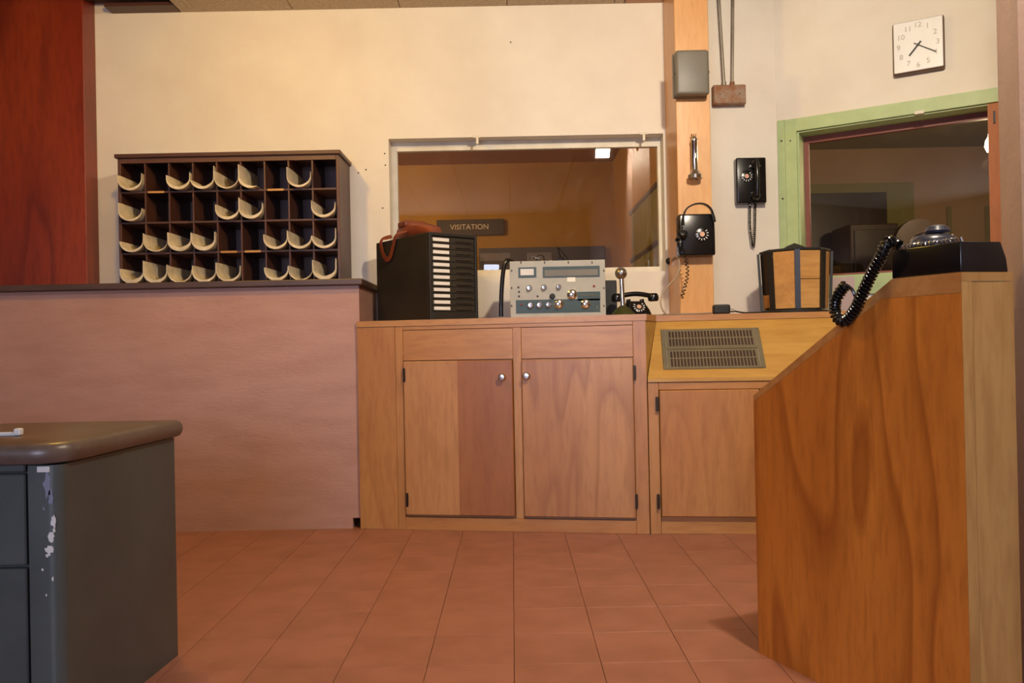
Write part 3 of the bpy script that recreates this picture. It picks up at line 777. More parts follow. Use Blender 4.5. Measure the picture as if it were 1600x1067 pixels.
for j, d in PAP.items():
    for i, (a, b_) in d.items():
        thick = random.uniform(0.010, 0.016)
        if (j, i) in ((0, 0), (0, 8), (1, 3), (1, 2)): thick = 0.020
        if (j, i) in ((1, 1), (0, 2), (0, 7), (3, 4)): thick = 0.006
        y0 = yr-random.uniform(0.028, 0.040); bm = paper_mesh(a*K, b_*K, cw-0.012, thick, 0, yrb-0.02-y0, 1.10)
        zf = iz0+j*ch+(0.005 if j else 0.001)
        for v in bm.verts: v.co += Vector((ix0+(i+0.5)*cw, y0, zf))
        pos = ('leftmost' if i == 0 else 'rightmost' if i == 8 else ords[i]+' from left')
        obj('curled_booklet', bm, 'paper', smooth=True, label=f'cream curled paper booklet, {rows[j]} rack row, {pos} compartment' if pos in ('leftmost', 'rightmost') else f'cream curled paper booklet, {rows[j]} rack row, {ords[i]} compartment from left', cat='booklet', group='curled booklets in the pigeonholes')

# ================================================================== CARD INDEX CABINET
near = Vector((at(673, 500, 4.10).x, 4.10, ZW)); kl = at(588, 500, 4.575); kr = at(748, 500, 4.29)
kx = (Vector((kr.x, 4.285, ZW))-near); kwid = kx.length; kx.normalize(); kyv = Vector((-kx.y, kx.x, 0)); kdep = 0.53
kh = at(673, 362, 4.10).z-ZW
ka = math.atan2(kx.y, kx.x)
ki = thing('card_index_cabinet', 'black metal card index cabinet with twelve slim labelled drawers', 'cabinet', near+Vector((0, 0, 0.0005)), ka)
fr = 0.014
obj('body', bx(0, kwid, 0.022, kdep, 0, kh, 0.004), 'kardex', ki)
for (a, b_, c_, d) in ((0, fr, 0, kh), (kwid-fr, kwid, 0, kh), (fr+.0003, kwid-fr-.0003, kh-0.016, kh), (fr+.0003, kwid-fr-.0003, 0, 0.040)):
    obj('front_rim', bx(a, b_, 0.0, 0.0215, c_, d, 0.002, 1), 'kardex', ki)
zz0, zz1 = 0.042, kh-0.018; dh = (zz1-zz0)/12
for k in range(12):
    z0 = zz0+k*dh
    d_ = obj('drawer', bx(fr+0.002, kwid-fr-0.002, 0.009, 0.0215, z0+0.001, z0+dh-0.002), 'kardexslot', ki)
    iw = kwid-2*fr
    # label holders lean like louvres
    lb = prism([(fr+0.008, 0.002, z0+0.004), (fr+0.008, 0.0088, z0+dh-0.006), (fr+0.008, 0.0088, z0+0.004)], (iw*0.36, 0, 0))
    obj('label_card', lb, 'whitecard', d_, True) if False else None
    b2 = bx(fr+0.012, fr+0.012+iw*0.36, 0.0045, 0.0085, z0+0.007, z0+dh-0.008)
    for v in b2.verts: v.co = ROOTM[ki.name] @ v.co
    obj('label_card', b2, 'whitecard', d_, True, label='cream paper drawer label')
    b3 = bx(fr+iw*0.56, fr+iw*0.92, 0.001, 0.0085, z0+0.008, z0+0.016, 0.002, 1)
    for v in b3.verts: v.co = ROOTM[ki.name] @ v.co
    obj('drawer_pull', b3, 'kardexslot', d_, True)
# leather holster case on top
lc = thing('leather_case', 'brown leather case with hanging strap on top of the card cabinet', 'case', near+kx*0.115+kyv*0.26+Vector((0, 0, kh+0.001)), ka+1.45)
bm = BM()
sec = [(-0.19, 0.030, 0.022), (-0.15, 0.050, 0.050), (-0.04, 0.060, 0.080), (0.06, 0.062, 0.090), (0.16, 0.060, 0.092), (0.20, 0.050, 0.080)]
rings = []
for x, hw, hh in sec:
    rings.append([bm.verts.new((x, hw*math.copysign(abs(math.cos(t))**.6, math.cos(t)), hh*0.5+hh*0.5*math.copysign(abs(math.sin(t))**.6, math.sin(t)))) for t in [2*math.pi*k/16 for k in range(16)]])
for a, b_ in zip(rings, rings[1:]):
    for k in range(16): bm.faces.new([a[k], a[(k+1) % 16], b_[(k+1) % 16], b_[k]])
bm.faces.new(rings[0]); bm.faces.new(rings[-1])
obj('body', bm, 'leather', lc, smooth=True)
obj('flap', bx(0.05, 0.15, -0.066, 0.066, 0.070, 0.104, 0.010), 'leather', lc)
# strap hangs down the left side of the cabinet
def kwp(x, y, z): return near+kx*x+kyv*y+Vector((0, 0, z))
sp_ = spline([kwp(0.06, 0.30, kh+0.045), kwp(0.0, 0.31, kh+0.02), kwp(-0.012, 0.33, kh-0.04), kwp(-0.012, 0.36, kh-0.09), kwp(-0.012, 0.40, kh-0.10), kwp(-0.012, 0.44, kh-0.06), kwp(-0.012, 0.45, kh+0.005), kwp(0.04, 0.43, kh+0.03)], 8)
bm = BM(); prev = None
for k, p in enumerate(sp_):
    t = (sp_[min(k+1, len(sp_)-1)]-sp_[max(0, k-1)]).normalized(); s_ = t.cross(kx).normalized()*0.013
    q = [bm.verts.new(p+s_+kx*0.0015), bm.verts.new(p-s_+kx*0.0015), bm.verts.new(p-s_-kx*0.0015), bm.verts.new(p+s_-kx*0.0015)]
    if prev:
        for i in range(4): bm.faces.new([prev[i], prev[(i+1) % 4], q[(i+1) % 4], q[i]])
    else: bm.faces.new(q)
    prev = q
bm.faces.new(prev)
obj('strap', bm, 'leather', lc, True, smooth=True)

# ================================================================== RADIO SET
yR = 4.15
ra0 = at(797, 450, yR).x; ra1 = at(946, 450, yR).x; rzt = at(870, 407, yR).z
rw = ra1-ra0; rh = rzt-ZW-0.001
rd = thing('radio_set', 'grey and teal two-way radio set with silver knobs on the worktop', 'radio', ((ra0+ra1)/2, yR, ZW+0.001))
def rp(px, py, y=yR):
    p = at(px, py, y); return p.x-(ra0+ra1)/2, p.z-ZW-0.001
obj('case', bx(-rw/2+0.006, rw/2-0.006, 0.006, 0.24, 0.001, rh-0.006, 0.004), 'radiogrey', rd)
obj('faceplate', bx(-rw/2, rw/2, -0.001, 0.0055, 0.0, rh, 0.0015, 1), 'radiogrey', rd)
def rbox(name, p, q, y0, y1, mat, par=rd, bev=0.0, label=None):
    x0, z1 = rp(*p); x1, z0 = rp(*q)
    b_ = bx(x0, x1, y0, y1, z0, z1, bev, 1)
    return obj(name, b_, mat, par, label=label) if par is rd else obj(name, (lambda bb: ([setattr(v, 'co', ROOTM[rd.name] @ v.co) for v in bb.verts], bb)[1])(b_), mat, par, True, label=label)
mf = rbox('meter', (810, 418), (838, 433), -0.006, -0.0012, 'teal', label='small meter window')
rbox('meter_dial', (813, 420.5), (834, 430), -0.0075, -0.0061, 'dialwhite', mf)
df = rbox('tuning_dial', (848, 417), (937, 432), -0.005, -0.0012, 'teal', label='long tuning dial window')
rbox('dial_scale', (851, 422), (934, 430), -0.006, -0.0051, 'boxgrey', df)
rbox('teal_band', (806, 469), (938, 487.5), -0.002, -0.0011, 'teal')
rbox('teal_band', (902, 456), (938, 469), -0.002, -0.0011, 'teal')
rbox('name_tag', (886, 433), (899, 440), -0.0025, -0.0011, 'whitecard')
kn0 = {}
def rknob(px, py, r, mat='chrome'):
    x, z = rp(px, py)
    b_ = lathe([(r*1.15, 0), (r*1.15, 0.004), (r, 0.006), (r*0.92, 0.018), (r*0.8, 0.020), (0, 0.0205)], 16, M=YM(x, -0.0012, z))
    obj('knob', b_, mat, rd, smooth=True)
for px, py, r in ((827, 450, .013), (850, 449, .013), (873, 448, .012), (829, 477, .0145), (843, 476.5, .0145), (857, 476, .0135), (873, 475, .021), (894, 460, .022), (915, 475, .021)): rknob(px, py, r)
rknob(863, 463, .0125, 'blackmatte')
for px, py in ((810, 449), (811, 456), (811, 463), (840, 463)):
    x, z = rp(px, py); obj('jack', lathe([(0.0055, 0), (0.0055, 0.002), (0, 0.002)], 10, M=YM(x, -0.0012, z)), 'ink', rd)
x, z = rp(928, 447); obj('pilot_light', lathe([(0.006, 0), (0.006, 0.004), (0.003, 0.007), (0, 0.0075)], 12, M=YM(x, -0.0012, z)), 'redplastic', rd)
x, z = rp(815, 476); obj('pilot_light', lathe([(0.005, 0), (0.005, 0.004), (0.003, 0.006), (0, 0.0065)], 12, M=YM(x, -0.0021, z)), 'redplastic', rd)
for px in (814, 851, 888, 925):
    x, z = rp(px, 410); obj('screw', bx(x-0.003, x+0.003, -0.003, -0.0012, z-0.006, z+0.005), 'ink', rd)
for py in (423, 450, 478):
    for px in (799.5, 943.5):
        x, z = rp(px, py); obj('screw', bx(x-0.003, x+0.003, -0.003, -0.0012, z-0.005, z+0.005), 'ink', rd)
# worn raised script and monogram on the teal band
x, z = rp(906, 461); x1, _ = rp(933, 461)
pts = [(x+(x1-x)*t/40, -0.0028, z+0.006*math.sin(t*1.05)*(1.5 if t < 4 else .75)) for t in range(41)]
obj('script_emblem', tube(pts, 0.0011, 5), 'conduit', rd)
x, z = rp(934, 480); obj('emblem', tube([(x-.006, -0.0028, z-.009), (x-.002, -0.0028, z+.009), (x+.003, -0.0028, z+.006), (x-.001, -0.0028, z+.0005), (x+.006, -0.0028, z-.010)], 0.0011, 5), 'conduit', rd)
# strap handle / lead at its left
cpts = spline([at(800, 409, 4.20), at(792, 407, 4.17), at(787, 420, 4.16), at(784, 450, 4.155), at(783, 478, 4.15), Vector((at(783, 490, 4.15).x, 4.15, ZW+0.010))], 10)
obj('power_lead', tube(cpts, 0.0115, 10), 'black', rd, True, smooth=True, label='thick black lead')
# small things on top of the radio
z0 = ZW+0.001+rh-0.006
s1 = thing('key_bunch', 'small dark metal key bunch on top of the radio, left one', 'keys', (at(844, 402, 4.24).x, 4.24, z0+0.001))
random.seed(5)
for k in range(6):
    a = random.uniform(0, 3.1); r_ = random.uniform(0.015, 0.042)
    kb_ = bx(-0.022, 0.022, -0.005, 0.005, 0.0, 0.006, 0.001, 1)
    Mx = Matrix.Translation(((k-2.5)*0.016, random.uniform(-.012, .012), 0.002+random.uniform(0, 0.026))) @ Matrix.Rotation(random.uniform(-.6, .6), 4, 'Y') @ Matrix.Rotation(a, 4, 'Z')
    for v in kb_.verts: v.co = Mx @ v.co
    lo_ = min(v.co.z for v in kb_.verts)
    for v in kb_.verts: v.co.z -= min(0, lo_)
    obj('key', kb_, 'steel' if k % 2 else 'black', s1)
obj('ring', tube([(0.02*math.cos(t), 0.0, 0.024+0.020*math.sin(t)) for t in [2*math.pi*k/20 for k in range(21)]], 0.003, 6), 'black', s1)
s2 = thing('clip_stand', 'small dark pedestal with wire triangle on top of the radio, right one', 'clip', (at(874, 402, 4.24).x, 4.24, z0+0.001))
obj('base', bx(-0.022, 0.022, -0.02, 0.02, 0, 0.030, 0.008), 'black', s2)
b0 = Vector((-0.012, 0, 0.025)); tp_ = Vector((-0.012, 0, 0.082))
obj('wire', tube([(0.006, 0, 0.028), (-0.008, 0, 0.082), (0.012, 0, 0.062), (0.045, 0, 0.016), (0.05, 0, 0.003)], 0.0032, 6), 'black', s2)
# black box standing right behind the radio
bp = at(964, 460, 4.44)
bb = thing('equipment_box', 'plain black metal box behind the radio beside the microphone', 'box', (bp.x-0.075, 4.50, ZW+0.001))
hb = at(955, 438, 4.44).z-ZW
obj('body', bx(-0.075, 0.075, -0.06, 0.10, 0.004, hb, 0.006), 'blackmatte', bb)
for sx_ in (-0.06, 0.06):
    for sy_ in (-0.045, 0.085): obj('foot', lathe([(0.008, 0), (0.008, 0.0035)], 10, M=Matrix.Translation((sx_, sy_, 0))), 'black', bb)

# ================================================================== MICROPHONE
ym = 4.09
mb = at(973, 470, ym); mh = at(971, 427, ym)
mi = thing('desk_microphone', 'chrome ball microphone on a slim stem with green domed base', 'microphone', (mb.x, ym, ZW+0.0005))
obj('base', lathe([(0.056, 0), (0.058, 0.006), (0.052, 0.016), (0.036, 0.034), (0.018, 0.045), (0.013, 0.050), (0, 0.050)], 28), 'brassgreen', mi, smooth=True)
zc_ = mh.z-ZW-0.0005
obj('stem', tube([(0, 0, 0.046), (-0.004, 0, zc_-0.028)], 0.0115, 14), 'chrome', mi, smooth=True)
R_ = 0.030
hd = obj('head', lathe([(R_*math.sin(math.pi*k/14), -R_*math.cos(math.pi*k/14)) for k in range(15)], 24, M=Matrix.Translation((-0.006, 0, zc_))), 'steel', mi, smooth=True)
gb = lathe([(R_+0.0008, -0.003), (R_+0.003, -0.002), (R_+0.003, 0.002), (R_+0.0008, 0.003)], 24)
Mg = Matrix.Translation(mi.location) @ Matrix.Translation((-0.006, 0, zc_)) @ Matrix.Rotation(math.pi/2-0.25, 4, 'Y')
for v in gb.verts: v.co = Mg @ v.co
obj('head_band', gb, 'chrome', hd, True, smooth=True)

# ================================================================== PHONES
def handset(L, name, parent, mat, M):
    """handset along x, cups pointing -z"""
    bm = BM()
    tube([Vector((-L/2+0.02+ (L-0.04)*t, 0, 0.014*math.sin(math.pi*t))) for t in [k/10 for k in range(11)]], 0.013, 10, bm)
    for s in (-1, 1):
        lathe([(0.020, 0.016), (0.027, 0.004), (0.029, -0.010), (0.026, -0.024), (0.018, -0.027), (0, -0.027)], 18, bm, Matrix.Translation((s*(L/2-0.014), 0, 0)))
    for v in bm.verts: v.co = M @ v.co
    return obj(name, bm, mat, parent, smooth=True)
def dial(parent, M, R=0.035, rootM=None):
    pl0 = lathe([(R, 0), (R, 0.004), (R*0.9, 0.006), (0, 0.006)], 28, M=M)
    d = obj('dial', pl0, 'black', parent, smooth=True)
    nb = BM()
    for k in range(10):
        a = math.radians(60+k*28)
        add_box(nb, -0.0022, 0.0022, R*0.62, R*0.92, 0.006, 0.0072, M @ Matrix.Rotation(a, 4, 'Z'))
    for v in nb.verts: v.co = ROOTM[parent.name] @ v.co
    obj('dial_numbers', nb, 'dialwhite', d, True)
    cc = lathe([(R*0.36, 0.006), (R*0.36, 0.0075), (0, 0.0075)], 18, M=M)
    for v in cc.verts: v.co = ROOTM[parent.name] @ v.co
    obj('dial_centre', cc, 'dialcentre', d, True)
    return d
# desk phone
yp = 4.33
pb = at(994, 480, yp)
ph = thing('desk_telephone', 'black rotary desk telephone behind the microphone', 'telephone', (pb.x, yp, ZW+0.0005), 0.12)
pz = at(994, 461, yp).z-ZW
bm = BM(); rings = []
for hw, hd_, yo, z in ((0.066, 0.075, 0, 0.0), (0.068, 0.077, 0, 0.012), (0.062, 0.066, 0.006, 0.035), (0.048, 0.045, 0.018, 0.066), (0.044, 0.036, 0.022, 0.082)):
    rings.append([bm.verts.new((hw*math.copysign(abs(math.cos(t))**.35, math.cos(t)), yo+hd_*math.copysign(abs(math.sin(t))**.35, math.sin(t)), z)) for t in [2*math.pi*(k+.5)/24 for k in range(24)]])
for a, b_ in zip(rings, rings[1:]):
    for k in range(24): bm.faces.new([a[k], a[(k+1) % 24], b_[(k+1) % 24], b_[k]])
bm.faces.new(rings[0]); bm.faces.new(rings[-1])
obj('body', bm, 'black', ph, smooth=True)
dial(ph, Matrix.Translation((0, -0.052, 0.048)) @ Matrix.Rotation(math.radians(58), 4, 'X'), 0.034)
for s in (-1, 1): obj('cradle', bx(s*0.036-0.008, s*0.036+0.008, 0.0, 0.035, 0.080, 0.094, 0.003), 'black', ph)
handset(0.225, 'handset', ph, 'black', Matrix.Translation((0, 0.018, 0.108)))
# wall phone on the cream wall: handset hangs lengthwise on the front
yw = YB
q0_ = at(1151, 318, yw-0.05); q1_ = at(1196, 246, yw-0.05)
wp = thing('wall_telephone', 'black wall telephone with looped coiled cord on the cream wall', 'telephone', ((q0_.x+q1_.x)/2, yw, (q0_.z+q1_.z)/2))
hwid, hhei = (q1_.x-q0_.x)/2, (q1_.z-q0_.z)/2
obj('body', bx(-hwid, hwid, -0.060, -0.001, -hhei, hhei, 0.008, 3), 'black', wp, smooth=True)
obj('handset', (lambda bm: (tube([(0.018, -0.098-0.012*math.sin(math.pi*t), hhei*0.86-2*hhei*0.80*t) for t in [k/12 for k in range(13)]], 0.013, 12, bm), lathe([(0, 0.0), (0.024, 0.0), (0.028, -0.010), (0.026, -0.026), (0.016, -0.038), (0, -0.038)], 18, bm, Matrix.Translation((0.018, -0.0615, -hhei*0.70)) @ Matrix.Rotation(math.pi/2, 4, 'X') @ Matrix.Scale(-1, 4, (0, 0, 1))), lathe([(0, 0.0), (0.022, 0.0), (0.026, -0.010), (0.024, -0.026), (0.015, -0.036), (0, -0.036)], 18, bm, Matrix.Translation((0.018, -0.0615, hhei*0.66)) @ Matrix.Rotation(math.pi/2, 4, 'X') @ Matrix.Scale(-1, 4, (0, 0, 1))), bm)[-1])(BM()), 'black', wp, smooth=True)
dial(wp, Matrix.Translation((-0.028, -0.0602, 0.022)) @ Matrix.Rotation(math.pi/2, 4, 'X'), 0.034)
obj('cradle', bx(-0.012, 0.048, -0.076, -0.0605, 0.070, 0.084, 0.003), 'steel', wp)
zb = -hhei; low = at(1175, 385, yw-0.03).z-wp.location.z
cp = spline([(-0.004, -0.03, zb), (-0.006, -0.028, zb*0.5+low*0.5), (0.004, -0.028, low+0.02), (0.012, -0.028, low), (0.017, -0.028, low+0.03), (0.022, -0.028, zb*0.5+low*0.5), (0.026, -0.03, zb)], 14)
obj('coiled_cord', coil(cp, 0.0066, 0.0026, 0.0105, 9, 5), 'black', wp)
# phone on the post
yq = py0
q0_ = at(1061, 400, yq-0.07); q1_ = at(1116, 334, yq-0.07)
pp = thing('post_telephone', 'black box telephone with rotary dial fixed to the wooden post', 'telephone', ((q0_.x+q1_.x)/2, yq, (q0_.z+q1_.z)/2))
hw2, hh2 = (q1_.x-q0_.x)/2, (q1_.z-q0_.z)/2
obj('body', bx(-hw2, hw2, -0.085, -0.001, -hh2, hh2, 0.010, 3), 'black', pp, smooth=True)
dx_, dz_ = at(1097, 366, yq-0.085).x-pp.location.x, at(1097, 366, yq-0.085).z-pp.location.z
dial(pp, Matrix.Translation((dx_, -0.0852, dz_)) @ Matrix.Rotation(math.pi/2, 4, 'X'), 0.036)
obj('hook', bx(-hw2-0.012, -hw2, -0.06, -0.03, -0.03, -0.012, 0.003), 'black', pp)
# headset hung over it
hs = thing('headset', 'black operator headset hung over the post telephone with coiled lead', 'headset', (pp.location.x, yq-0.118, pp.location.z))
L_ = lambda px, py: (at(px, py, yq-0.122)-Vector(hs.location))
bp_ = spline([L_(1068, 352), L_(1068, 338), L_(1073, 326), L_(1086, 319), L_(1100, 319), L_(1110, 326), L_(1115, 338), L_(1117, 347)], 8)
bm = BM(); prev = None
for k, p in enumerate(bp_):
    t = (bp_[min(k+1, len(bp_)-1)]-bp_[max(0, k-1)]).normalized(); nn = Vector((-t.z, 0, t.x))*0.004; ww = 0.010
    q = [bm.verts.new(p+nn+Vector((0, ww, 0))), bm.verts.new(p-nn+Vector((0, ww, 0))), bm.verts.new(p-nn-Vector((0, ww, 0))), bm.verts.new(p+nn-Vector((0, ww, 0)))]
    if prev:
        for i in range(4): bm.faces.new([prev[i], prev[(i+1) % 4], q[(i+1) % 4], q[i]])
    else: bm.faces.new(q)
    prev = q
bm.faces.new(prev)
obj('headband', bm, 'black', hs, smooth=True)
ep = L_(1066, 367); obj('earpiece', lathe([(0, 0.030), (0.016, 0.028), (0.026, 0.014), (0.026, 0.0), (0.018, -0.012), (0, -0.014)], 18, M=Matrix.Translation(ep) @ Matrix.Rotation(math.radians(70), 4, 'X')), 'black', hs, smooth=True)
obj('wire_fork', tube([L_(1069, 350), L_(1064, 355), L_(1066, 362)], 0.002, 6), 'steel', hs)
ep2 = L_(1063, 383); obj('mouthpiece', lathe([(0, 0.024), (0.012, 0.022), (0.016, 0.008), (0.012, -0.02), (0.006, -0.03), (0, -0.03)], 16, M=Matrix.Translation(ep2)), 'black', hs, smooth=True)
cp = spline([L_(1068, 388), L_(1071, 404), L_(1074, 420), L_(1073, 436), L_(1069, 452), L_(1065, 466)], 8)
obj('coiled_lead', coil(cp, 0.0075, 0.0026, 0.020, 12, 6), 'black', hs)
# ball plug with its grey wire and connector
p = at(1046, 408, YB-0.03)
jk = thing('wall_plug', 'round black plug on the wall left of the post', 'plug', (p.x, YB, p.z))
bm = lathe([(0.021*math.sin(math.pi*k/10), -0.021*math.cos(math.pi*k/10)) for k in range(11)], 16, M=Matrix.Translation((0, -0.028, 0)))
obj('ball', bm, 'black', jk, smooth=True)
obj('stub', lathe([(0.008, 0), (0.008, 0.010)], 10, M=YM(0, 0, 0)), 'brass', jk)
yc = 4.30
wpts = spline([at(1050, 407, 4.60), at(1054, 402, 4.42), at(1060, 405, 4.33), at(1062, 418, 4.32), at(1056, 433, 4.31), at(1045, 446, 4.29), at(1034, 462, 4.27), at(1033, 478, 4.25), Vector((at(1042, 490, 4.22).x, 4.22, ZW+0.006)), Vector((at(1062, 497, 4.165).x, 4.165, ZW+0.006)), Vector((at(1090, 494, 4.165).x, 4.165, ZW+0.006)), Vector((at(1112, 490, 4.19).x, 4.19, ZW+0.009))], 10)
wpts = [Vector((q.x, q.y, max(q.z, ZW+0.0052))) for q in wpts]
obj('grey_wire', tube(wpts, 0.0042, 8), 'wiregrey', smooth=True, label='thin grey wire looping from the wall plug down to the worktop', cat='wire')
w2p = spline([Vector((at(1017, 489, 4.27).x, 4.27, ZW+0.006)), Vector((at(1040, 495, 4.25).x, 4.25, ZW+0.006)), Vector((at(1075, 490, 4.235).x, 4.235, ZW+0.006)), Vector((at(1113, 488, 4.22).x, 4.22, ZW+0.009))], 10)
obj('grey_wire', tube(w2p, 0.004, 8), 'wiregrey', smooth=True, label='thin grey wire lying along the worktop from the desk telephone', cat='wire')
p = at(1127, 486, 4.205)
cn_ = thing('cable_connector', 'black cable connector block lying on the worktop below the post', 'connector', (p.x, 4.205, ZW+0.001))
obj('body', bx(-0.042, 0.042, -0.026, 0.026, 0, 0.050, 0.010), 'blackmatte', cn_)
obj('collar', lathe([(0.009, 0), (0.009, 0.022), (0, 0.022)], 12, M=Matrix.Translation((0.042, 0, 0.018)) @ Matrix.Rotation(math.pi/2, 4, 'Y')), 'steel', cn_)
w3 = spline([p*1.0+Vector((0.062, 0, 0)), Vector((at(1165, 489, 4.2).x, 4.2, ZW+0.006)), Vector((at(1200, 489, 4.2).x, 4.22, ZW+0.006))], 8)
w3 = [Vector((q.x, q.y, max(q.z, ZW+0.006))) for q in w3]; w3[0].z = ZW+0.017
obj('black_cable', tube(w3, 0.0042, 8), 'black', smooth=True, label='black cable running from the connector to the drum file', cat='cable')

# ================================================================== THINGS ON THE POST AND WALL
q0_ = at(1056, 149, py0-0.07); q1_ = at(1107, 78, py0-0.07)
gb_ = thing('bell_box', 'grey metal bell box high on the wooden post', 'box', ((q0_.x+q1_.x)/2, py0, (q0_.z+q1_.z)/2))
hw3, hh3 = (q1_.x-q0_.x)/2, (q1_.z-q0_.z)/2
obj('back_plate', bx(-hw3-0.004, hw3-0.004, -0.028, -0.001, -hh3, hh3, 0.006), 'boxgrey', gb_)
obj('cover', bx(-hw3, hw3, -0.085, -0.0285, -hh3, hh3, 0.016, 4), 'boxgrey', gb_, smooth=True)
for s in (-1, 1): obj('catch', bx(s*(hw3-0.004)-0.006, s*(hw3-0.004)+0.006, -0.075, -0.055, -0.006, 0.006), 'ink', gb_)
# chrome flashlight in a clip
f0 = at(1088, 212, py0-0.04); f1_ = at(1086, 279, py0-0.04)
fl = thing('flashlight', 'chrome flashlight hanging head down on the wooden post', 'flashlight', (f1_.x, py0-0.040, f1_.z))
hF = f0.z-f1_.z
obj('barrel', lathe([(0.016, 0.045), (0.0165, 0.05), (0.0165, hF*0.86), (0.018, hF*0.87), (0.018, hF*0.92), (0.012, hF*0.97), (0, hF*0.97)], 20), 'chrome', fl, smooth=True)
obj('head', lathe([(0, 0.004), (0.034, 0.004), (0.037, 0.0), (0.0375, 0.018), (0.030, 0.028), (0.019, 0.046), (0, 0.0462)], 24), 'chrome', fl, smooth=True)
obj('switch', bx(-0.005, 0.005, -0.022, -0.0155, hF*0.45, hF*0.58, 0.002, 1), 'steel', fl)
obj('clip', bx(-0.006, 0.006, 0.012, 0.039, hF*0.60, hF*0.72), 'steel', fl)
for s in (-0.010, 0.0, 0.010): obj('hanger', tube([(s, 0.02, hF*0.96), (s*1.2, 0.01, hF+0.012), (s*0.6, 0.0, hF*0.97)], 0.0022, 6), 'brass', fl)
# conduits + junction box
jy = YB
q0_ = at(1115, 163, jy-0.05); q1_ = at(1165, 132, jy-0.05)
jb = thing('junction_box', 'rusty metal junction box on the wall below two conduits', 'junction box', ((q0_.x+q1_.x)/2, jy, (q0_.z+q1_.z)/2))
hw4, hh4 = (q1_.x-q0_.x)/2, (q1_.z-q0_.z)/2
obj('box', bx(-hw4, hw4, -0.055, -0.001, -hh4, hh4, 0.004), 'rust', jb)
obj('cover', bx(-hw4+0.003, hw4-0.003, -0.058, -0.0555, -hh4+0.003, hh4-0.012, 0.001, 1), 'rust', jb)
for s in (-1, 1): obj('screw', lathe([(0.004, 0), (0.003, 0.002), (0, 0.002)], 8, M=YM(s*0.055, -0.058, 0)), 'ink', jb)
zj = jb.location.z+hh4
for k, (ptop, pbot) in enumerate((((1123, 0), (1131, 131)), ((1145, 0), (1144, 131)))):
    a = at(*ptop, jy-0.025); b_ = at(*pbot, jy-0.025)
    d = (a-b_).normalized(); a = b_+d*((ZC+0.02-b_.z)/d.z); b_.z = zj+0.001
    cd = thing('conduit', ('slanting steel conduit running up from the junction box, left of two', 'straight steel conduit running up from the junction box, right of two')[k], 'conduit', b_, group='conduits above the junction box')
    obj('pipe', tube([b_+Vector((0, 0, 0.012)), a], 0.0095 if k == 0 else 0.0085, 12), 'conduit', cd, True, smooth=True)
    obj('coupling', tube([b_, b_+Vector((0, 0, 0.022))], 0.014, 12), 'conduit' if k == 0 else 'rust', cd, True, smooth=True)
# clock on the angled wall
ca, cz_ = awl(1435, 72, 0.03)
ckp = AW0+adir*ca
clk = thing('wall_clock', 'square white faced wall clock on the angled wall', 'clock', (ckp.x, ckp.y, cz_), aang)
kl_ = awl(1393, 72, 0.03)[0]; kr_ = awl(1474, 72, 0.03)[0]
hwc = (kr_-kl_)/2; hhc = (awl(1435, 31, 0.03)[1]-awl(1435, 113, 0.03)[1])/2
obj('case', bx(-hwc, hwc, -0.045, -0.001, -hhc, hhc, 0.010, 2), 'clockcase', clk)
obj('face', bx(-hwc+0.006, hwc-0.006, -0.052, -0.0455, -hhc+0.006, hhc-0.006, 0.004, 2), 'clockface', clk)
for n in range(1, 13):
    a = math.radians(90-30*n); k = max(abs(math.cos(a)), abs(math.sin(a)))
    textmesh('numeral', str(n), 0.038, 'faintink', clk, Matrix.Translation((hwc*0.76*math.cos(a), -0.0523, hhc*0.76*math.sin(a))) @ FRONT)
def hand(name, ang, L, w, y):
    b_ = bx(-w/2, w/2, y-0.001, y, -0.022, L); Mh = Matrix.Rotation(-ang, 4, 'Y').inverted()
    for v in b_.verts: v.co = Mh @ v.co
    obj(name, b_, 'ink', clk)
hand('hour_hand', math.radians(220), hhc*0.48, 0.009, -0.0535); hand('minute_hand', math.radians(122), hhc*0.70, 0.005, -0.0550)
obj('hand_boss', lathe([(0.007, 0), (0.007, 0.004), (0, 0.004)], 12, M=YM(0, -0.053, 0)), 'ink', clk)

# ================================================================== DRUM FILE
yD = 4.27
dc = at(1243, 470, yD)
dm = thing('drum_file', 'black rotary drum file with tan card panels on the worktop', 'card file', (dc.x, yD, ZW+0.0005), math.radians(4))
Rt = (at(1300, 400, yD).x-at(1187, 400, yD).x)/2*1.0; Rb = Rt*0.93; Hd = at(1243, 387, yD-0.15).z-ZW
obj('base', lathe([(Rb+0.004, 0), (Rb+0.006, 0.008), (Rb, 0.016), (0, 0.016)], 32), 'blackmatte', dm)
obj('lid', lathe([(0, Hd), (Rt-0.012, Hd), (Rt-0.012, Hd-0.010), (0, Hd-0.010)], 8, M=Matrix.Rotation(math.radians(22.5), 4, 'Z')), 'blackmatte', dm)
obj('core', lathe([(Rb*0.55, 0.016), (Rt*0.55, Hd-0.0105)], 16), 'blackmatte', dm)
obj('top_knob', lathe([(0.062, 0.0), (0.060, 0.012), (0.035, 0.026), (0.010, 0.036), (0, 0.040)], 20, M=Matrix.Translation((0, 0, Hd+0.0005))), 'blackmatte', dm, smooth=True)
NS = 8
def sect(k, off=0.0): return math.radians(-90-19)+2*math.pi*(k+off)/NS
zlo, zhi = 0.018, Hd-0.011
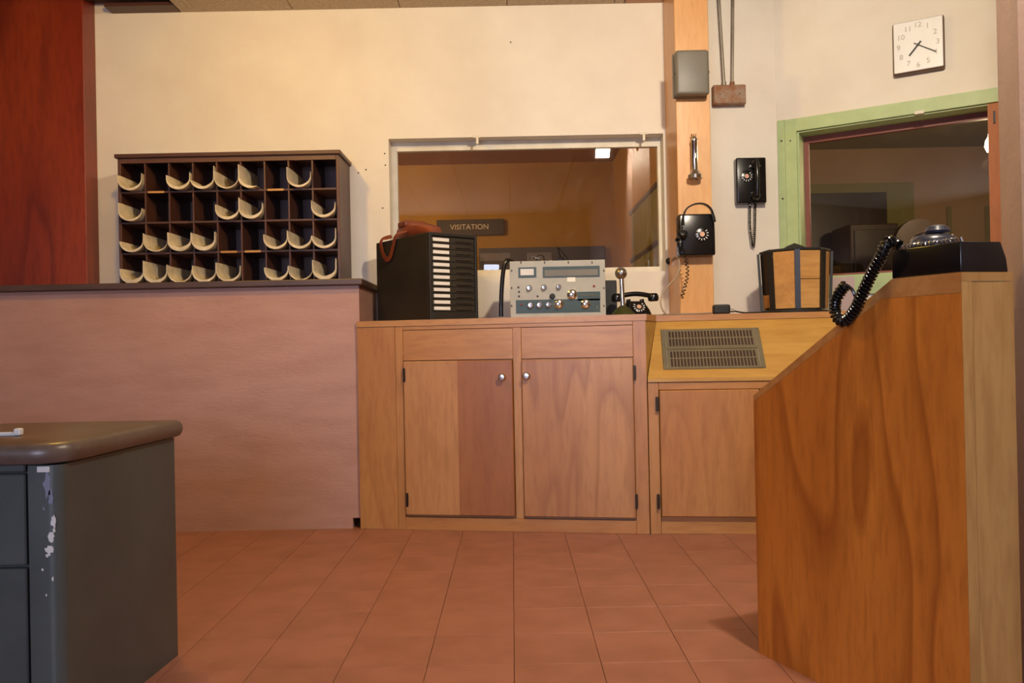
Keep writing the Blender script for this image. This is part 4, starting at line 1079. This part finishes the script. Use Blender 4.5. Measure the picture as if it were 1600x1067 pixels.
for k in range(NS):
    a = sect(k); ca_, sa_ = math.cos(a), math.sin(a)
    # corner post
    bm = BM(); t = Vector((-sa_, ca_, 0))
    w_ = 0.013 if k else 0.013
    lo_ = Vector((ca_, sa_, 0))*(Rb-0.006); hi_ = Vector((ca_, sa_, 0))*(Rt-0.006); o2 = Vector((ca_, sa_, 0))*0.006
    vs = [bm.verts.new(lo_+t*s*w_+o2*q+Vector((0, 0, zlo))) for s, q in ((-1, -1), (1, -1), (1, 1), (-1, 1))]
    vt = [bm.verts.new(hi_+t*s*w_+o2*q+Vector((0, 0, zhi))) for s, q in ((-1, -1), (1, -1), (1, 1), (-1, 1))]
    bm.faces.new(vs); bm.faces.new(vt)
    for i in range(4): bm.faces.new([vs[i], vs[(i+1) % 4], vt[(i+1) % 4], vt[i]])
    obj('post', bm, 'bluepost' if k == 0 else 'blackmatte', dm)
    # panel between this corner and the next
    a2 = sect(k+1)
    def P(ang, R, z): return Vector((math.cos(ang)*R, math.sin(ang)*R, z))
    def panel(z0, z1, mat, name, f0=0.09, f1=0.91):
        bm = BM(); q = []
        for z in (z0, z1):
            R = (Rb+(Rt-Rb)*(z-zlo)/(zhi-zlo))-0.012
            a0, a1 = P(a, R, z), P(a2, R, z)
            o = P((a+a2)/2, 1, 0)*-0.010
            q.append([bm.verts.new(a0.lerp(a1, f0)), bm.verts.new(a0.lerp(a1, f1)), bm.verts.new(a0.lerp(a1, f1)+o), bm.verts.new(a0.lerp(a1, f0)+o)])
        bm.faces.new(q[0]); bm.faces.new(q[1])
        for i in range(4): bm.faces.new([q[0][i], q[0][(i+1) % 4], q[1][(i+1) % 4], q[1][i]])
        obj(name, bm, mat, dm)
    mm = (k) % NS
    if mm in (6, 2):    # black faces with a small tan card low down
        panel(0.03, 0.095, 'tancard', 'card_panel', 0.15, 0.85); panel(0.10, zhi-0.004, 'black', 'black_panel')
    elif mm == 0:
        panel(zlo+0.004, 0.165, 'tancard', 'card_panel'); panel(0.168, zhi-0.004, 'tancard', 'card_panel')
    else:
        panel(zlo+0.004, zhi-0.004, 'tancard', 'card_panel')

# ================================================================== BLACK TELEPHONE UNIT ON THE RIGHT CONSOLE
uz0 = ztop+0.0005; uz1 = pl_(1480, 379).z
su0 = (pl_(1372, 420)-P0).dot(e_)
c0 = P0+e_*max(su0, s1_-0.004)+inn*0.004; c1 = P1+inn*0.004-e_*0.006; c2 = P2-fn*0.004-fac*0.008
c1 = P1+inn*0.006-fn*0.004
un = thing('telephone_unit', 'low black bakelite telephone unit on top of the right console', 'telephone unit', (c1.x, c1.y, uz0))
H_ = uz1-uz0
top2 = c2-fac*0.016
foot = [c0, c1, c2, Vector((c2.x, 1.97, 0)), c0+inn*0.19]
bm = BM()
lo_ = [bm.verts.new(Vector((p.x, p.y, uz0))) for p in foot]
topf = [c0, c1, c2-fac*0.018, Vector((c2.x-0.018, 1.96, 0)), c0+inn*0.185]
mid = [c0, c1, c2-fac*0.004, Vector((c2.x-0.004, 1.968, 0)), c0+inn*0.19]
mi_ = [bm.verts.new(Vector((p.x, p.y, uz0+H_*0.45))) for p in mid]
hi_ = [bm.verts.new(Vector((p.x, p.y, uz1))) for p in topf]
for a, b_ in ((lo_, mi_), (mi_, hi_)):
    for k in range(5): bm.faces.new([a[k], a[(k+1) % 5], b_[(k+1) % 5], b_[k]])
bm.faces.new(lo_); bm.faces.new(hi_)
bmesh.ops.bevel(bm, geom=[e for e in bm.edges], offset=0.0025, segments=2, profile=0.5, affect='EDGES')
obj('body', bm, 'black', un, True, smooth=True)
# coiled cord along the top edge and drooping over the console edge
def tp3(px, py, off): return onp(px, py, P0+en*off, en)
top_path = spline([tp3(1496, 376, -0.012), tp3(1470, 378.5, -0.012), tp3(1440, 382.5, -0.012), tp3(1410, 387, -0.012), tp3(1397, 378, -0.008), tp3(1386, 380, 0.014), tp3(1376, 402, 0.022), tp3(1362, 428, 0.024), tp3(1348, 458, 0.024), tp3(1336, 484, 0.024), tp3(1320, 502, 0.024), tp3(1307, 494, 0.024), tp3(1305, 474, 0.022), tp3(1313, 456, 0.018), tp3(1322, 445, 0.014)], 10)
Rc = 0.0118
tops = [Vector((p.x, p.y, max(p.z, uz1+0.003) if k < 30 else p.z)) for k, p in enumerate(top_path)]
hcord = thing('coiled_cord', 'thick black coiled cord drooping over the right console edge', 'cord', (tops[70].x, tops[70].y, min(p.z for p in tops)-Rc))
obj('coil', coil(tops[34:], Rc, 0.0036, 0.0092, 11, 6), 'black', hcord, True, smooth=True)
obj('core', tube(tops[34:], Rc*0.75, 10), 'black', hcord, True, smooth=True)
flat = [Vector((p.x, p.y, uz1+0.0060)) for p in tops[:32]]
obj('stretched_coil', coil(flat, 0.0036, 0.0016, 0.0105, 9, 5), 'steel', hcord, True)
e0 = tops[-1]; 
obj('cord_tail', tube(spline([e0, e0+(tp3(1331, 452, 0.01)-tp3(1322, 445, 0.014)), tp3(1337, 464, 0.004), tp3(1341, 472, -0.010)], 6), 0.0042, 8), 'black', hcord, True, smooth=True)
# blue-grey handset rest on top of the unit
cen = tp3(1459, 372, -0.085)
hr = thing('dial_unit', 'round blue-grey rotary dial head on top of the black telephone unit', 'telephone dial', (cen.x, cen.y, uz1+0.0008), math.atan2(e_.y, e_.x))
obj('body', lathe([(0.050, 0), (0.053, 0.006), (0.050, 0.020), (0.040, 0.030), (0.018, 0.034), (0, 0.034)], 28), 'bluegrey', hr, smooth=True)
obj('cap', lathe([(0.026, 0.0345), (0.028, 0.040), (0.022, 0.050), (0.010, 0.054), (0, 0.054)], 20, M=Matrix.Translation((0.01, 0.0, 0))), 'bluegrey', hr, smooth=True)
obj('finger_stop', tube([(-0.050, -0.012, 0.006), (-0.052, -0.012, 0.022), (-0.040, -0.010, 0.036), (-0.020, -0.006, 0.041)], 0.0035, 8), 'chrome', hr, smooth=True)
tb = BM()
for k in range(24):
    add_box(tb, -0.0022, 0.0022, 0.0525, 0.057, 0.0, 0.006, Matrix.Rotation(2*math.pi*k/24, 4, 'Z'))
obj('teeth', tb, 'black', hr)
obj('plug_post', lathe([(0.005, 0), (0.005, 0.016), (0.003, 0.020), (0, 0.020)], 10, M=Matrix.Translation((0.082, 0.0, 0.0))), 'chrome', un) if False else None
pp2 = tp3(1504, 374, -0.02)
obj('switch_lever', tube([(pp2.x, pp2.y, uz1-0.002), (pp2.x-0.004, pp2.y, uz1+0.010)], 0.003, 8), 'chrome', un, True)

# ================================================================== BEYOND THE GLASS
# visitation sign
yv = YR-0.05
a = at(682, 342, yv); b_ = at(788, 366, yv)
sg = thing('visitation_sign', 'dark grey sign reading VISITATION on the far wall behind glass', 'sign', ((a.x+b_.x)/2, yv, b_.z))
hs_ = a.z-b_.z-0.012; ws_ = b_.x-a.x
obj('board', bx(-ws_/2, ws_/2, 0.0, 0.04, 0.0, hs_, 0.003), 'signgrey', sg)
textmesh('lettering', 'VISITATION', 0.076, 'signtext', sg, Matrix.Translation((-0.01, -0.002, hs_*0.50)) @ FRONT)
# board coloured to imitate a reflection in the wide window's glass
a = at(748, 388, YR-0.06); b_ = at(945, 388, YR-0.06)
db = thing('reflection_board', 'blue-grey board imitating a reflection, low behind the glass', 'reflection stand-in', ((a.x+b_.x)/2, YR-0.06, 0.95))
wd_ = b_.x-a.x; hd2 = a.z-0.95
obj('board', bx(-wd_/2, wd_/2, 0.0, 0.055, 0, hd2, 0.004), 'reflectgrey', db)
def dpx(px, py):
    p = at(px, py, YR-0.06); return p.x-(a.x+b_.x)/2, p.z-0.95
for (p, q, m_) in (((750, 396), (797, 407), 'reflectchip'), ((823, 395), (862, 412), 'reflectchip')):  # paler patches imitate the brighter parts of the reflection
    x0, z1 = dpx(*p); x1, z0 = dpx(*q); obj('panel', bx(x0, x1, -0.006, -0.0005, z0, z1), m_, db)
# olive notice board on the side wall
x_p = rx1-0.03
def side(px, py): return onp(px, py, (x_p, 0, 0), (1, 0, 0))
s0p = side(986, 340); s1p = side(1027, 300)
y_a, y_b = max(YB+0.2, min(s0p.y, s1p.y)), min(YR-0.2, max(s0p.y, s1p.y)); zta = side(1005, 310).z
ob = thing('notice_board', 'olive green boarded hatch on the side wall behind glass', 'hatch', (x_p, (y_a+y_b)/2, 0.8))
nb_ = 7; stp = (y_b-y_a)/nb_
for k in range(nb_): obj('plank', bx(x_p, x_p+0.025, y_a+k*stp+0.004, y_a+(k+1)*stp-0.004, 0.8, zta-0.03), 'olive', ob, True)
for zz in (zta, side(998, 398).z): obj('bar', bx(x_p-0.014, x_p+0.02, y_a-0.02, y_b+0.02, zz-0.028, zz+0.002), 'darkbrown', ob, True)
# office: inner green framed window, chair, lamp
Yo = Y2
def of(px, py, d=0.0): return at(px, py, Yo-d)
a = of(1262, 289); b_ = of(1425, 289); c = of(1383, 301); bot = 0.95
gw_ = thing('inner_window', 'dim olive green framed inner window on the far office wall', 'window', ((a.x+b_.x)/2, Yo-0.03, bot))
obj('frame_board', bx(c.x, b_.x, Yo-0.03, Yo-0.001, bot, a.z), 'olive', gw_, True)
obj('frame_board', bx(a.x, c.x-0.001, Yo-0.03, Yo-0.001, c.z, a.z), 'olive', gw_, True)
obj('dark_pane', bx(a.x, c.x-0.001, Yo-0.015, Yo-0.001, bot, c.z-0.001), 'darkbrown', gw_, True)
p = of(1328, 350, 0.5); q = of(1386, 400, 0.5)
cbx = thing('office_cabinet', 'dark reddish wooden cabinet in the dim room behind green window', 'cabinet', ((p.x+q.x)/2, Yo-0.3, 0))
obj('body', bx(p.x, q.x+0.1, Yo-0.5, Yo-0.1, 0.0, p.z, 0.01), 'chairbrown', cbx, True)
obj('door', bx(p.x+0.03, q.x+0.07, Yo-0.515, Yo-0.501, 0.05, p.z-0.05, 0.004), 'darkbrown', cbx, True)
p = at(1436, 342, 6.0); pl2 = at(1398, 342, 6.0); pr2 = at(1472, 342, 6.0)
ch_ = thing('office_chair', 'dark brown round backed chair behind the green framed window', 'chair', (p.x, 6.0, 0))
rc_ = (pr2.x-pl2.x)/2
bm = BM(); pts = [(rc_*1.0*math.cos(t), 0, (p.z-0.16)+0.16*math.sin(t)) for t in [math.pi*k/14 for k in range(15)]]+[(-rc_*0.9, 0, 0.62), (rc_*0.9, 0, 0.62)]
obj('backrest', prism(pts, (0, 0.06, 0), bm), 'chairbrown', ch_)
obj('seat', bx(-0.24, 0.24, -0.42, 0.05, 0.44, 0.50, 0.02), 'chairbrown', ch_)
for s in (-0.2, 0.2):
    obj('back_post', bx(s*0.8-0.015, s*0.8+0.015, 0.062, 0.09, 0.46, 0.9), 'darkbrown', ch_)
    for yy in (-0.38, 0.02): obj('leg', bx(s-0.02, s+0.02, yy-0.02, yy+0.02, 0.0, 0.4395), 'darkbrown', ch_)
lp = at(1548, 226, 5.2)
ol = thing('office_lamp', 'bright bulb lamp near the wooden jamb behind the green window', 'lamp', (lp.x, 5.2, 2.579))
obj('cord', tube([(0, 0, 0), (0, 0, lp.z+0.07-2.579)], 0.004, 6), 'ink', ol)
obj('bulb', lathe([(0.0, -0.05), (0.022, -0.045), (0.036, -0.01), (0.030, 0.025), (0.016, 0.05), (0.014, 0.07), (0, 0.07)], 18, M=Matrix.Translation((0, 0, lp.z-2.579))), 'bulbglow', ol, smooth=True)
l = bpy.data.lights.new('office_lamp_light', 'POINT'); l.energy = 55; l.color = (1.0, 0.76, 0.5); l.shadow_soft_size = 0.05
lo = bpy.data.objects.new('office_lamp_light', l); COL.objects.link(lo); lo.parent = ol; lo.location = (0, 0, lp.z-2.579-0.12)
for px in (1481, 1541):
    p = of(px, 300)
    struct('trim_4', bx(p.x-0.02, p.x+0.02, Yo-0.02, Yo-0.001, 0, 2.05), 'roomceil2', 'vertical strip on the far office wall')
